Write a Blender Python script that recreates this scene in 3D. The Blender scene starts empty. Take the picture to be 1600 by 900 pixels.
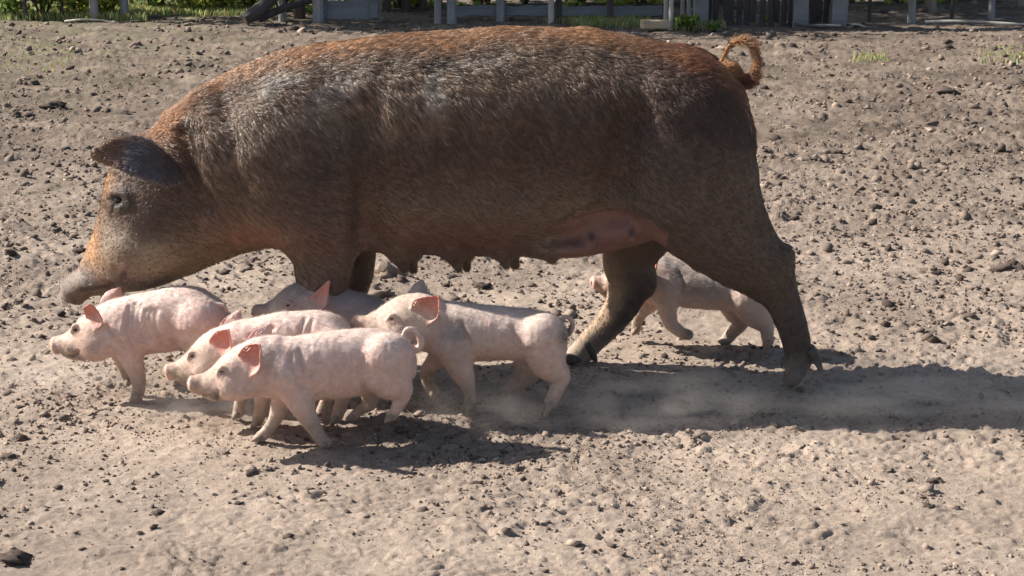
import bpy, math, random
import numpy as np
from mathutils import Vector, kdtree

# ------------------------------------------------------------------ camera, sky, sun, exposure
SC = bpy.context.scene
COL = SC.collection
CAM_H, FPX, PITCH = 1.2, 2640.0, math.radians(13.67)
cam_data = bpy.data.cameras.new('camera')
cam = bpy.data.objects.new('camera', cam_data)
COL.objects.link(cam)
cam.location = (0, 0, CAM_H)
cam.rotation_euler = (math.pi/2 - PITCH, 0, 0)
cam_data.sensor_width = 36.0
cam_data.lens = 36.0*FPX/1600.0
cam_data.clip_start = 0.05
cam_data.clip_end = 3000
SC.camera = cam

SUN_EL, SUN_AZ = math.radians(37), math.radians(11)     # light travels to +x and a little towards the camera
world = bpy.data.worlds.new('World'); SC.world = world
world.use_nodes = True
wn = world.node_tree
bg = wn.nodes['Background']
sky = wn.nodes.new('ShaderNodeTexSky')
sky.sky_type = 'NISHITA'; sky.sun_disc = False
sky.sun_elevation = SUN_EL
sun_to = Vector((-math.cos(SUN_EL)*math.cos(SUN_AZ), math.cos(SUN_EL)*math.sin(SUN_AZ), math.sin(SUN_EL)))  # towards the sun
sky.sun_rotation = math.atan2(sun_to.x, sun_to.y)
sky.air_density = 1.0; sky.dust_density = 1.5
wn.links.new(sky.outputs[0], bg.inputs[0])
bg.inputs[1].default_value = 0.066
sl = bpy.data.lights.new('sun', 'SUN')
sl.energy = 5.0; sl.angle = math.radians(0.55); sl.color = (1.0, 0.945, 0.87)
so = bpy.data.objects.new('sun', sl); COL.objects.link(so)
so.rotation_euler = sun_to.to_track_quat('Z', 'Y').to_euler()
so.location = sun_to*30
SC.view_settings.view_transform = 'Standard'
SC.view_settings.look = 'None'
SC.view_settings.gamma = 1.0
SC.view_settings.exposure = 0.98
SC.cycles.max_bounces = 8
SC.cycles.volume_bounces = 1
SC.cycles.volume_step_rate = 2.0

# ------------------------------------------------------------------ small helpers
rng = np.random.default_rng(7)
random.seed(7)
CP, SP = math.cos(PITCH), math.sin(PITCH)

def ground_y(v, z=0.0):
    """distance along the ground (world y) of the image row v (1600x900) on the plane at height z"""
    a = PITCH + math.atan((v-450)/FPX)
    return (CAM_H - z)/math.tan(a)

def unproject(u, v, Y):
    """world point of pixel (u, v) on the vertical plane y = Y"""
    k = (450-v)/FPX
    dy = CP + k*SP
    dz = -SP + k*CP
    t = Y/dy
    return np.array([(u-800)/FPX*t, Y, CAM_H + dz*t])

def tag(o, label=None, cat=None, group=None, kind=None):
    if label: o['label'] = label
    if cat: o['category'] = cat
    if group: o['group'] = group
    if kind: o['kind'] = kind
    return o

def empty(name, loc):
    o = bpy.data.objects.new(name, None); COL.objects.link(o)
    o.location = loc; o.empty_display_size = 0.05
    return o

def new_mesh(name, verts, faces, smooth=True, attrs=None):
    """faces: (n,3) or (n,4) int array, or a list of polygons"""
    me = bpy.data.meshes.new(name)
    verts = np.asarray(verts, dtype=np.float32)
    if isinstance(faces, np.ndarray):
        nf, k = faces.shape
        me.vertices.add(len(verts)); me.vertices.foreach_set('co', verts.ravel())
        me.loops.add(nf*k); me.loops.foreach_set('vertex_index', faces.astype(np.int32).ravel())
        me.polygons.add(nf)
        me.polygons.foreach_set('loop_start', np.arange(0, nf*k, k, dtype=np.int32))
        me.update(calc_edges=True)
    else:
        me.from_pydata([tuple(map(float, v)) for v in verts], [], [tuple(map(int, f)) for f in faces])
        me.update()
    if smooth:
        me.polygons.foreach_set('use_smooth', np.ones(len(me.polygons), dtype=bool))
    if attrs:
        for an, data in attrs.items():
            data = np.asarray(data, dtype=np.float32)
            if data.ndim == 1:
                at = me.attributes.new(an, 'FLOAT', 'POINT'); at.data.foreach_set('value', data)
            else:
                if data.shape[1] == 3: data = np.concatenate([data, np.ones((len(data), 1), np.float32)], 1)
                at = me.attributes.new(an, 'FLOAT_COLOR', 'POINT'); at.data.foreach_set('color', data.ravel())
    return me

def link(name, me, mat=None, parent=None, loc=None):
    o = bpy.data.objects.new(name, me); COL.objects.link(o)
    if mat is not None:
        if len(me.materials) == 0: me.materials.append(mat)
    if parent is not None: o.parent = parent
    if loc is not None: o.location = loc
    return o

# ---- value noise tables
T2 = rng.random((256, 256)).astype(np.float32)
T3 = rng.random((48, 48, 48)).astype(np.float32)
def vnoise2(x, y):
    xi = np.floor(x).astype(np.int64); yi = np.floor(y).astype(np.int64)
    fx = (x-xi).astype(np.float32); fy = (y-yi).astype(np.float32)
    fx = fx*fx*fx*(fx*(fx*6-15)+10); fy = fy*fy*fy*(fy*(fy*6-15)+10)
    x0 = xi & 255; x1 = (xi+1) & 255; y0 = yi & 255; y1 = (yi+1) & 255
    a = T2[x0, y0]*(1-fx) + T2[x1, y0]*fx
    b = T2[x0, y1]*(1-fx) + T2[x1, y1]*fx
    return (a*(1-fy) + b*fy)*2-1
def fbm2(x, y, octv=4, gain=0.5):
    s = 0; a = 1.0; n = 0
    for i in range(octv):
        c, q = math.cos(0.7*i+.3), math.sin(0.7*i+.3)
        s = s + a*vnoise2((c*x+q*y)*2**i+17.3*i, (-q*x+c*y)*2**i-9.1*i); n += a; a *= gain
    return s/n
def vnoise3(p):
    p = np.asarray(p, np.float32)
    i = np.floor(p).astype(np.int64); f = p-i; f = f*f*(3-2*f)
    i0 = i % 48; i1 = (i+1) % 48
    r = 0
    for a in (0, 1):
        for b in (0, 1):
            for c in (0, 1):
                w = (f[:, 0] if a else 1-f[:, 0])*(f[:, 1] if b else 1-f[:, 1])*(f[:, 2] if c else 1-f[:, 2])
                r = r + w*T3[(i1 if a else i0)[:, 0], (i1 if b else i0)[:, 1], (i1 if c else i0)[:, 2]]
    return r*2-1
def fbm3(p, octv=3, gain=.5):
    s = 0; a = 1.0; n = 0
    for k in range(octv):
        s = s + a*vnoise3(p*2**k + 11.7*k); n += a; a *= gain
    return s/n
def sstep(a, b, x):
    t = np.clip((x-a)/(b-a), 0, 1); return t*t*(3-2*t)

def catmull(pts, n):
    """dense Catmull-Rom resampling of the rows of pts"""
    pts = np.asarray(pts, float)
    P = np.vstack([2*pts[0]-pts[1], pts, 2*pts[-1]-pts[-2]])
    out = []
    for i in range(len(pts)-1):
        p0, p1, p2, p3 = P[i:i+4]
        for t in np.linspace(0, 1, n, endpoint=False):
            out.append(.5*((2*p1) + (-p0+p2)*t + (2*p0-5*p1+4*p2-p3)*t*t + (-p0+3*p1-3*p2+p3)*t**3))
    out.append(pts[-1])
    return np.array(out)

# ---- materials
def mat_base(name):
    m = bpy.data.materials.new(name); m.use_nodes = True
    return m, m.node_tree, m.node_tree.nodes['Principled BSDF']
def N(nt, kind, **kw):
    n = nt.nodes.new(kind)
    for k, v in kw.items():
        if k.startswith('i_'): n.inputs[k[2:].replace('_', ' ')].default_value = v
        else: setattr(n, k, v)
    return n
def simple_mat(name, color, rough=.8, noise=8.0, var=.35, bump=.4, bumpdist=.01, stretch=None, spec=.3):
    """a procedural material: noise varies the colour, a finer noise gives relief"""
    m, nt, b = mat_base(name)
    tc = N(nt, 'ShaderNodeTexCoord')
    src = tc.outputs['Object']
    if stretch:
        mp = N(nt, 'ShaderNodeMapping'); mp.inputs['Scale'].default_value = stretch
        nt.links.new(src, mp.inputs[0]); src = mp.outputs[0]
    n1 = N(nt, 'ShaderNodeTexNoise', i_Scale=noise, i_Detail=6.0, i_Roughness=.65); nt.links.new(src, n1.inputs['Vector'])
    rp = N(nt, 'ShaderNodeValToRGB')
    c = np.array(color)
    rp.color_ramp.elements[0].position = .3; rp.color_ramp.elements[0].color = (*(c*(1-var)), 1)
    rp.color_ramp.elements[1].position = .7; rp.color_ramp.elements[1].color = (*np.clip(c*(1+var), 0, .9), 1)
    nt.links.new(n1.outputs[0], rp.inputs[0]); nt.links.new(rp.outputs[0], b.inputs['Base Color'])
    n2 = N(nt, 'ShaderNodeTexNoise', i_Scale=noise*4, i_Detail=5.0, i_Roughness=.7); nt.links.new(src, n2.inputs['Vector'])
    bp = N(nt, 'ShaderNodeBump', i_Strength=bump, i_Distance=bumpdist)
    nt.links.new(n2.outputs[0], bp.inputs['Height']); nt.links.new(bp.outputs[0], b.inputs['Normal'])
    b.inputs['Roughness'].default_value = rough
    b.inputs['Specular IOR Level'].default_value = spec
    return m
# ------------------------------------------------------------------ the trampled dirt yard
def lumps(x, y, cell, prob, rmin, rmax, flat, seed):
    """rounded clods, one candidate per grid cell"""
    r2 = np.random.default_rng(seed)
    A = r2.random((128, 128, 4)).astype(np.float32)
    gx, gy = x/cell, y/cell
    ix, iy = np.floor(gx).astype(np.int64), np.floor(gy).astype(np.int64)
    out = np.zeros_like(x, dtype=np.float32)
    for dx in (-1, 0, 1):
        for dy in (-1, 0, 1):
            a = A[(ix+dx) % 128, (iy+dy) % 128]
            cx = ix+dx+a[..., 0]; cy = iy+dy+a[..., 1]
            rr = rmin+(rmax-rmin)*a[..., 2]
            on = (a[..., 3] < prob)
            d2 = ((gx-cx)**2+((gy-cy)*1.15)**2)/(rr*rr)
            h = np.where(on & (d2 < 1), rr*cell*flat*np.sqrt(np.maximum(1-d2, 0))*(.6+.8*a[..., 3]/prob), 0)
            np.maximum(out, h, out=out)
    return out
def blocks(x, y, cell, seed):
    """angular crusts: cells of random height with crevices between them"""
    r2 = np.random.default_rng(seed)
    A = r2.random((128, 128, 3)).astype(np.float32)
    gx, gy = x/cell, y/cell
    ix, iy = np.floor(gx).astype(np.int64), np.floor(gy).astype(np.int64)
    f1 = np.full(x.shape, 9.0, np.float32); f2 = f1.copy(); hh = np.zeros_like(f1)
    for dx in (-1, 0, 1):
        for dy in (-1, 0, 1):
            a = A[(ix+dx) % 128, (iy+dy) % 128]
            d = np.sqrt((gx-ix-dx-a[..., 0])**2+(gy-iy-dy-a[..., 1])**2).astype(np.float32)
            n = d < f1
            f2 = np.where(n, f1, np.minimum(f2, d)); hh = np.where(n, a[..., 2], hh); f1 = np.where(n, d, f1)
    return hh*sstep(0, .30, f2-f1)*(1-.35*f1)
FEET = []
for u_, v_, r_ in ((1244, 597, .09), (890, 580, .08), (503, 596, .08), (525, 578, .07), (510, 703, .05), (403, 690, .05), (612, 664, .05), (214, 627, .05), (403, 668, .05), (735, 634, .05), (860, 641, .05), (1200, 542, .05), (1130, 541, .05), (345, 622, .05)):
    y_ = ground_y(v_); FEET.append((unproject(u_, v_, y_)[0], y_, r_))
def ground_h(x, y):
    x = np.asarray(x, np.float64); y = np.asarray(y, np.float64)
    w1, w2 = vnoise2(x*16, y*16), vnoise2(x*16+40, y*16+9)
    w3, w4 = vnoise2(x*60+4, y*60), vnoise2(x*60+44, y*60+9)
    wx = x+.018*w1+.007*w3; wy = y+.018*w2+.007*w4
    h = .020*fbm2(x*1.2, y*1.2, 3)+.013*fbm2(x*5+30, y*5, 4, .55)
    churn = .35+.85*sstep(-.4, .4, vnoise2(x*.9+7, y*.9+3)+.45*vnoise2(x*3.1, y*3.1+5))
    rid = 1-np.abs(fbm2(wx*6+3, wy*11+8, 3, .6)); rid2 = 1-np.abs(fbm2(wx*18+13, wy*30+8, 3, .6))
    h = h+(.008*(rid-.75)+.006*(rid2-.75))*churn
    m1 = sstep(.05, .45, vnoise2(x*4.1+50, y*4.1+3)+.5*vnoise2(x*9+1, y*9)); m2 = sstep(-.1, .4, vnoise2(x*7+20, y*7+31))
    h = h+.013*blocks(wx, wy, .085, 21)*m1*churn+.0075*blocks(wx, wy, .042, 22)*m2*churn+.0050*blocks(wx, wy, .021, 23)*churn
    l = np.maximum(lumps(wx, wy, .13, .10, .12, .28, .30, 4), lumps(wx, wy, .06, .10, .16, .34, .40, 5))
    h = h+l*churn-.6*lumps(wx+3.3, wy+1.7, .19, .22, .2, .36, .22, 8)+.0072*fbm2(x*34, y*44, 4, .70)*(.6+.6*m2)
    fade = sstep(22, 12, y)*sstep(9, 6, np.abs(x))
    back = np.maximum(sstep(4.3, 8, y), .8*sstep(-.6, -1.3, x)*sstep(3.6, 4.6, y))
    h = h+back*(.016*blocks(wx*.7, wy*.55, .10, 31)*sstep(-.1, .35, vnoise2(x*2.3+9, y*2.3))+.010*blocks(wx, wy*.7, .05, 32)-.008)
    h = (h-.010)*(.25+.75*fade)*(1-.35*sstep(3.75, 3.3, y))
    for fx, fy, fr_ in FEET:      # trodden flat under the hooves
        w_ = np.exp(-((x-fx)**2+(y-fy)**2)/fr_**2)
        h = h*(1-w_)-.004*w_
    return h
vv = np.concatenate([np.arange(985, 40, -1.22), np.arange(40, -30, -1.4)])
yy = np.array([ground_y(v) for v in vv])
yy = np.concatenate([[-300, -40, -6, 0, 1.2, 2.0], yy, np.geomspace(yy[-1]*1.06, 900, 26)])
tt = np.linspace(-1, 1, 740)
XX, YY = [], []
for y in yy:
    half = .42*max(y, 1.8)+.35
    core = tt*half
    side = np.array([1.5, 4, 12, 60, 400, 1500.])
    XX.append(np.concatenate([-(half+side)[::-1], core, half+side])); YY.append(np.full(len(core)+12, y))
XX = np.array(XX); YY = np.array(YY)
ZZ = ground_h(XX, YY)
nr, ncol = XX.shape
ZZ[:5] = 0; ZZ[np.abs(XX) > 40] = 0
gi = np.arange(nr*ncol).reshape(nr, ncol)
GQ = np.stack([gi[:-1, :-1], gi[:-1, 1:], gi[1:, 1:], gi[1:, :-1]], -1).reshape(-1, 4)
def H(x, y): return float(ground_h(np.array([x]), np.array([y]))[0])

# dirt material: dusty tan, trodden grey-brown, scattered dark bits; green film far left
m, nt, b = mat_base('dry_trampled_dirt')
tc = N(nt, 'ShaderNodeTexCoord'); OB = tc.outputs['Object']
n1 = N(nt, 'ShaderNodeTexNoise', i_Scale=1.6, i_Detail=7.0, i_Roughness=.62); nt.links.new(OB, n1.inputs['Vector'])
r1 = N(nt, 'ShaderNodeValToRGB')
e = r1.color_ramp.elements
e[0].position = .33; e[0].color = (.30, .236, .188, 1); e[1].position = .66; e[1].color = (.49, .39, .312, 1)
nt.links.new(n1.outputs[0], r1.inputs[0])
n2 = N(nt, 'ShaderNodeTexNoise', i_Scale=42.0, i_Detail=9.0, i_Roughness=.72); nt.links.new(OB, n2.inputs['Vector'])
mr = N(nt, 'ShaderNodeMapRange'); mr.inputs['From Min'].default_value = .28; mr.inputs['From Max'].default_value = .72; mr.inputs['To Min'].default_value = .66; mr.inputs['To Max'].default_value = 1.26
nt.links.new(n2.outputs[0], mr.inputs[0])
sc1 = N(nt, 'ShaderNodeVectorMath', operation='SCALE'); nt.links.new(r1.outputs[0], sc1.inputs[0]); nt.links.new(mr.outputs[0], sc1.inputs['Scale'])
# dark organic crumbs trodden in
n3 = N(nt, 'ShaderNodeTexNoise', i_Scale=23.0, i_Detail=4.0, i_Roughness=.6); nt.links.new(OB, n3.inputs['Vector'])
r3 = N(nt, 'ShaderNodeValToRGB'); r3.color_ramp.elements[0].position = .635; r3.color_ramp.elements[0].color = (0, 0, 0, 1); r3.color_ramp.elements[1].position = .70; r3.color_ramp.elements[1].color = (1, 1, 1, 1)
nt.links.new(n3.outputs[0], r3.inputs[0])
mx = N(nt, 'ShaderNodeMix', data_type='RGBA'); mx.inputs['B'].default_value = (.11, .082, .066, 1)
mf = N(nt, 'ShaderNodeMath', operation='MULTIPLY'); mf.inputs[1].default_value = .7
nt.links.new(r3.outputs[0], mf.inputs[0]); nt.links.new(mf.outputs[0], mx.inputs['Factor']); nt.links.new(sc1.outputs[0], mx.inputs['A'])
# grey older ground far back, and a thin green growth at the far left
sp = N(nt, 'ShaderNodeSeparateXYZ'); nt.links.new(OB, sp.inputs[0])
far = N(nt, 'ShaderNodeMapRange'); far.inputs['From Min'].default_value = 4.0; far.inputs['From Max'].default_value = 8.0; far.inputs['To Max'].default_value = 1.0
nt.links.new(sp.outputs['Y'], far.inputs[0])
np_ = N(nt, 'ShaderNodeTexNoise', i_Scale=2.3, i_Detail=8.0, i_Roughness=.7, i_Distortion=.6); nt.links.new(OB, np_.inputs['Vector'])
rp_ = N(nt, 'ShaderNodeValToRGB'); rp_.color_ramp.elements[0].position = .36; rp_.color_ramp.elements[0].color = (.34, .335, .33, 1); rp_.color_ramp.elements[1].position = .60; rp_.color_ramp.elements[1].color = (.56, .55, .54, 1)
nt.links.new(np_.outputs[0], rp_.inputs[0])
mx2 = N(nt, 'ShaderNodeMix', data_type='RGBA', blend_type='MULTIPLY'); nt.links.new(rp_.outputs[0], mx2.inputs['B'])
nt.links.new(far.outputs[0], mx2.inputs['Factor']); nt.links.new(mx.outputs['Result'], mx2.inputs['A'])
n4 = N(nt, 'ShaderNodeTexNoise', i_Scale=2.2, i_Detail=6.0, i_Roughness=.7); nt.links.new(OB, n4.inputs['Vector'])
gl = N(nt, 'ShaderNodeMapRange'); gl.inputs['From Min'].default_value = -1.2; gl.inputs['From Max'].default_value = -4.5
nt.links.new(sp.outputs['X'], gl.inputs[0])
gy = N(nt, 'ShaderNodeMapRange'); gy.inputs['From Min'].default_value = 8.0; gy.inputs['From Max'].default_value = 14.5
nt.links.new(sp.outputs['Y'], gy.inputs[0])
r4 = N(nt, 'ShaderNodeValToRGB'); r4.color_ramp.elements[0].position = .47; r4.color_ramp.elements[0].color = (0, 0, 0, 1); r4.color_ramp.elements[1].position = .64; r4.color_ramp.elements[1].color = (.8, .8, .8, 1)
nt.links.new(n4.outputs[0], r4.inputs[0])
m1 = N(nt, 'ShaderNodeMath', operation='MULTIPLY'); m2 = N(nt, 'ShaderNodeMath', operation='MULTIPLY')
nt.links.new(gl.outputs[0], m1.inputs[0]); nt.links.new(gy.outputs[0], m1.inputs[1]); nt.links.new(m1.outputs[0], m2.inputs[0]); nt.links.new(r4.outputs[0], m2.inputs[1])
mx3 = N(nt, 'ShaderNodeMix', data_type='RGBA'); mx3.inputs['B'].default_value = (.13, .17, .06, 1)
nt.links.new(m2.outputs[0], mx3.inputs['Factor']); nt.links.new(mx2.outputs['Result'], mx3.inputs['A'])
nt.links.new(mx3.outputs['Result'], b.inputs['Base Color'])
b.inputs['Roughness'].default_value = .95; b.inputs['Specular IOR Level'].default_value = .12
n5 = N(nt, 'ShaderNodeTexNoise', i_Scale=75.0, i_Detail=10.0, i_Roughness=.78); nt.links.new(OB, n5.inputs['Vector'])
bp = N(nt, 'ShaderNodeBump', i_Strength=1.0, i_Distance=.009)
nt.links.new(n5.outputs[0], bp.inputs['Height']); nt.links.new(bp.outputs[0], b.inputs['Normal'])
M_dirt = m
tag(link('ground', new_mesh('ground', np.stack([XX, YY, ZZ], -1).reshape(-1, 3), GQ), M_dirt), kind='structure')

# crumbs and clods: loose pieces of dried mud and dung
def ico():
    t = (1+5**.5)/2
    v = np.array([(-1, t, 0), (1, t, 0), (-1, -t, 0), (1, -t, 0), (0, -1, t), (0, 1, t), (0, -1, -t), (0, 1, -t), (t, 0, -1), (t, 0, 1), (-t, 0, -1), (-t, 0, 1)], float)
    f = np.array([(0, 11, 5), (0, 5, 1), (0, 1, 7), (0, 7, 10), (0, 10, 11), (1, 5, 9), (5, 11, 4), (11, 10, 2), (10, 7, 6), (7, 1, 8), (3, 9, 4), (3, 4, 2), (3, 2, 6), (3, 6, 8), (3, 8, 9), (4, 9, 5), (2, 4, 11), (6, 2, 10), (8, 6, 7), (9, 8, 1)])
    return v/np.linalg.norm(v[0]), f
IV, IF = ico()
def subdiv(V, F):
    V = [tuple(v) for v in V]; cache = {}; out = []
    def mid(a, b_):
        k = (min(a, b_), max(a, b_))
        if k not in cache:
            q = np.array(V[a])+np.array(V[b_]); q /= np.linalg.norm(q); V.append(tuple(q)); cache[k] = len(V)-1
        return cache[k]
    for a, b_, c in F:
        x, y, z = mid(a, b_), mid(b_, c), mid(c, a)
        out += [(a, x, z), (x, b_, y), (z, y, c), (x, y, z)]
    return np.array(V), np.array(out)
def clod_mat(name):
    m, nt, b = mat_base(name)
    at = N(nt, 'ShaderNodeAttribute', attribute_name='Col')
    tc = N(nt, 'ShaderNodeTexCoord'); n = N(nt, 'ShaderNodeTexNoise', i_Scale=120.0, i_Detail=6.0, i_Roughness=.7); nt.links.new(tc.outputs['Object'], n.inputs['Vector'])
    mr = N(nt, 'ShaderNodeMapRange'); mr.inputs['To Min'].default_value = .55; mr.inputs['To Max'].default_value = 1.45; nt.links.new(n.outputs[0], mr.inputs[0])
    s = N(nt, 'ShaderNodeVectorMath', operation='SCALE'); nt.links.new(at.outputs['Color'], s.inputs[0]); nt.links.new(mr.outputs[0], s.inputs['Scale'])
    nt.links.new(s.outputs[0], b.inputs['Base Color']); b.inputs['Roughness'].default_value = .95; b.inputs['Specular IOR Level'].default_value = .12
    bp = N(nt, 'ShaderNodeBump', i_Strength=.7, i_Distance=.004); nt.links.new(n.outputs[0], bp.inputs['Height']); nt.links.new(bp.outputs[0], b.inputs['Normal'])
    return m
M_clod = clod_mat('dried_mud_clod')
nc_ = 44000
vq = rng.uniform(-5, 960, nc_); yq = np.array([ground_y(v) for v in vq]); xq = rng.uniform(-1, 1, nc_)*(.40*yq+.2)
keep = (vnoise2(xq*1.5+7, yq*1.5+3)+.6*vnoise2(xq*4, yq*4+5)+rng.normal(0, .35, nc_)-.35*sstep(3.7, 3.2, yq)) > -.15
xq, yq = xq[keep], yq[keep]; nc_ = len(xq)
sz = rng.lognormal(0, .5, nc_)*.0033*np.clip(yq/4.0, .7, 3.0); sz = np.clip(sz*(1+.12*sstep(3.9, 4.6, yq)), .002, .036)
zq = ground_h(xq, yq)
CV = np.empty((nc_, 12, 3)); 
jit = rng.uniform(.45, 1.5, (nc_, 12, 1))
sc3 = rng.uniform(.65, 1.35, (nc_, 1, 3))*np.array([1.15, 1.0, .72])
ang = rng.uniform(0, 6.28, nc_); ca, sa = np.cos(ang)[:, None], np.sin(ang)[:, None]
tilt = rng.uniform(-.6, .6, nc_); ct, st_ = np.cos(tilt)[:, None], np.sin(tilt)[:, None]
v0 = IV[None]*jit*sc3
vx, vy_, vz = v0[..., 0]*ct+v0[..., 2]*st_, v0[..., 1], -v0[..., 0]*st_+v0[..., 2]*ct
CV[..., 0] = (vx*ca-vy_*sa)*sz[:, None]+xq[:, None]; CV[..., 1] = (vx*sa+vy_*ca)*sz[:, None]+yq[:, None]; CV[..., 2] = vz*sz[:, None]+(zq+sz*.25)[:, None]
CF = (IF[None]+12*np.arange(nc_)[:, None, None]).reshape(-1, 3)
pal = np.array([(.33, .255, .20), (.36, .28, .215), (.25, .195, .155), (.11, .084, .07), (.17, .132, .108)])
cc_ = pal[rng.choice(5, nc_, p=[.22, .10, .26, .20, .22])]*rng.uniform(.8, 1.15, (nc_, 1))
fr_ = (yq > 4.4) & (rng.random(nc_) < .8)
cc_[fr_] = pal[rng.choice([2, 3, 4], fr_.sum(), p=[.3, .4, .3])]*rng.uniform(.7, 1.1, (fr_.sum(), 1))  # far crumbs mostly dark, small shadows put into their colour
tag(link('dirt_crumbs', new_mesh('dirt_crumbs', CV.reshape(-1, 3), CF, False, {'Col': np.repeat(cc_, 12, 0)}), M_clod), 'loose crumbs of dried mud strewn over the yard', 'dirt', kind='stuff')

ng = 60000
vq = rng.uniform(60, 960, ng); yq = np.array([ground_y(v) for v in vq]); xq = rng.uniform(-1, 1, ng)*(.40*yq+.2)
keep = (vnoise2(xq*2.5+17, yq*2.5+3)+.6*vnoise2(xq*7, yq*7+5)+rng.normal(0, .3, ng)) > -.1
xq, yq = xq[keep], yq[keep]; ng = len(xq)
sz = np.clip(rng.lognormal(0, .45, ng)*.0019*np.clip(yq/3.6, .8, 2.4), .001, .010)
OV = np.array([(1, 0, 0), (-1, 0, 0), (0, 1, 0), (0, -1, 0), (0, 0, .8), (0, 0, -.8)], float)
OF = np.array([(0, 2, 4), (2, 1, 4), (1, 3, 4), (3, 0, 4), (2, 0, 5), (1, 2, 5), (3, 1, 5), (0, 3, 5)])
GV = OV[None]*rng.uniform(.5, 1.5, (ng, 6, 3))+rng.normal(0, .18, (ng, 6, 3))
ang = rng.uniform(0, 6.28, ng)[:, None]
GX = GV[..., 0]*np.cos(ang)-GV[..., 1]*np.sin(ang); GY = GV[..., 0]*np.sin(ang)+GV[..., 1]*np.cos(ang)
GV = np.stack([GX*sz[:, None]+xq[:, None], GY*sz[:, None]+yq[:, None], GV[..., 2]*sz[:, None]+(ground_h(xq, yq)+sz*.3)[:, None]], -1)
cc_ = pal[rng.choice(5, ng, p=[.32, .26, .22, .08, .12])]*rng.uniform(.8, 1.15, (ng, 1))
tag(link('dirt_grit', new_mesh('dirt_grit', GV.reshape(-1, 3), (OF[None]+6*np.arange(ng)[:, None, None]).reshape(-1, 3), False, {'Col': np.repeat(cc_, 6, 0)}), M_clod), 'fine dry grit covering the trampled yard', 'dirt', kind='stuff')

I2, F2 = subdiv(IV, IF); I3, F3 = subdiv(I2, F2)
def clod_mesh(seed, col, flat=.6, rough=.85):
    V = I3.copy()
    V = V*(1+rough*fbm3(V*1.7+seed*3.1, 3)[:, None]+.75*rough*fbm3(V*4.5+seed, 3)[:, None]+np.random.default_rng(seed).uniform(-.2, .2, (len(V), 1)))
    V[:, 2] *= flat
    V = V/np.abs(V[:, :2]).max(); V[:, 2] = np.maximum(V[:, 2], -.45*flat)
    return new_mesh('clod', V, F3, False, {'Col': np.tile(np.array([col]), (len(V), 1))})
DUNG = [clod_mesh(s, c, f) for s, c, f in ((1, (.12, .092, .076), .42), (2, (.14, .107, .087), .55), (3, (.17, .13, .105), .36), (4, (.10, .078, .066), .48))]  # dark mud, deepened to carry the clods' shaded sides
PALE = [clod_mesh(s, c, f) for s, c, f in ((5, (.34, .26, .205), .6), (6, (.29, .225, .18), .7), (7, (.37, .29, .225), .5))]
def clod(me, u, v, w, label, group=None, name='mud_clod', sx=1.0, sy=.8):
    Y = ground_y(v); q = unproject(u, v, Y)
    o = link(name, me, M_clod); r_ = w/2*Y/CP/FPX
    o.location = (q[0], Y, H(q[0], Y)+r_*.02); o.scale = (r_*sx, r_*sy, r_); o.rotation_euler = (rng.uniform(-.15, .15), rng.uniform(-.15, .15), rng.uniform(-.4, .4))
    return tag(o, label, 'clod', group)
# the ones that stand out in the photograph
clod(DUNG[0], 78, 163, 44, 'long flat black mud clod on the far left of the yard', sx=1.15)
clod(DUNG[3], 196, 171, 34, 'black mud clod just above the neck of the sow on the left')
clod(DUNG[1], 90, 358, 22, 'round dark clod left of the face of the sow')
clod(DUNG[0], 125, 390, 26, 'dark flat clod beside the snout of the sow', sx=1.1)
clod(DUNG[1], 130, 288, 26, 'dark clod in a hollow beneath the ear of the sow')
clod(DUNG[1], 388, 412, 26, 'rounded grey-brown lump under the throat of the sow')
clod(DUNG[2], 414, 418, 24, 'dark flat clod beside the lump under the throat of the sow')
clod(PALE[0], 604, 418, 74, 'large pale angular mud lump between foreleg and teats of the sow', sx=.9)
clod(PALE[1], 590, 452, 60, 'flat pale mud slab behind the foreleg of the sow', sx=1.2)
clod(DUNG[3], 752, 438, 36, 'dark clod under the belly of the sow')
clod(DUNG[0], 1474, 144, 50, 'dark elongated mud patch high on the right of the yard', sx=1.15)
clod(DUNG[2], 1445, 194, 60, 'low dark ridge of mud in the upper right', sx=1.2)
clod(DUNG[2], 1514, 191, 40, 'dark flat clod right of the low mud ridge', sx=1.15)
clod(DUNG[0], 1592, 128, 34, 'black clod at the far right edge')
clod(DUNG[1], 1574, 414, 70, 'big dark mud heap at the right edge halfway up', sx=1.2)
clod(DUNG[2], 1450, 418, 46, 'dark mud lump left of the heap at the right edge', sx=1.15)
clod(DUNG[1], 1462, 748, 40, 'dark crumbly clod in the lower right foreground')
clod(PALE[2], 1385, 732, 40, 'pale reddish clod in the lower right foreground', sx=1.1)
clod(DUNG[3], 1450, 792, 26, 'small black clod lowest on the right')
clod(PALE[0], 1242, 665, 34, 'upright pale crumb pile under the shadow of the sow')
clod(DUNG[1], 353, 700, 22, 'round dark clod left of the feet of the nearest piglet')
clod(DUNG[0], 20, 870, 60, 'dark clod in the lower left corner', sx=1.1)
clod(DUNG[2], 12, 712, 46, 'dark broken clod at the left edge low down')
# the many others
G = 'dark clods scattered over the yard'
for i in range(150):
    v = 55+rng.random()**1.5*820; u = rng.uniform(-40, 1640)
    if 60 < u < 900 and 440 < v < 720: continue
    if 200 < u < 1180 and 50 < v < 400: continue
    far = rng.random() < .62
    w = rng.uniform(9, 22)*(1.0 if v > 120 else .75)
    place = ('left' if u < 420 else 'middle' if u < 1100 else 'right')+' part of the yard, '+('far back' if v < 140 else 'halfway back' if v < 420 else 'in the foreground')
    if far: clod(DUNG[rng.integers(4)], u, v, w, 'small dark mud clod, '+place, 'dark clods, '+place, sx=rng.uniform(.9, 1.4))
    else: clod(PALE[rng.integers(3)], u, v, w, 'small pale earth clod, '+place, 'pale clods, '+place, sx=rng.uniform(.9, 1.3))
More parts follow.
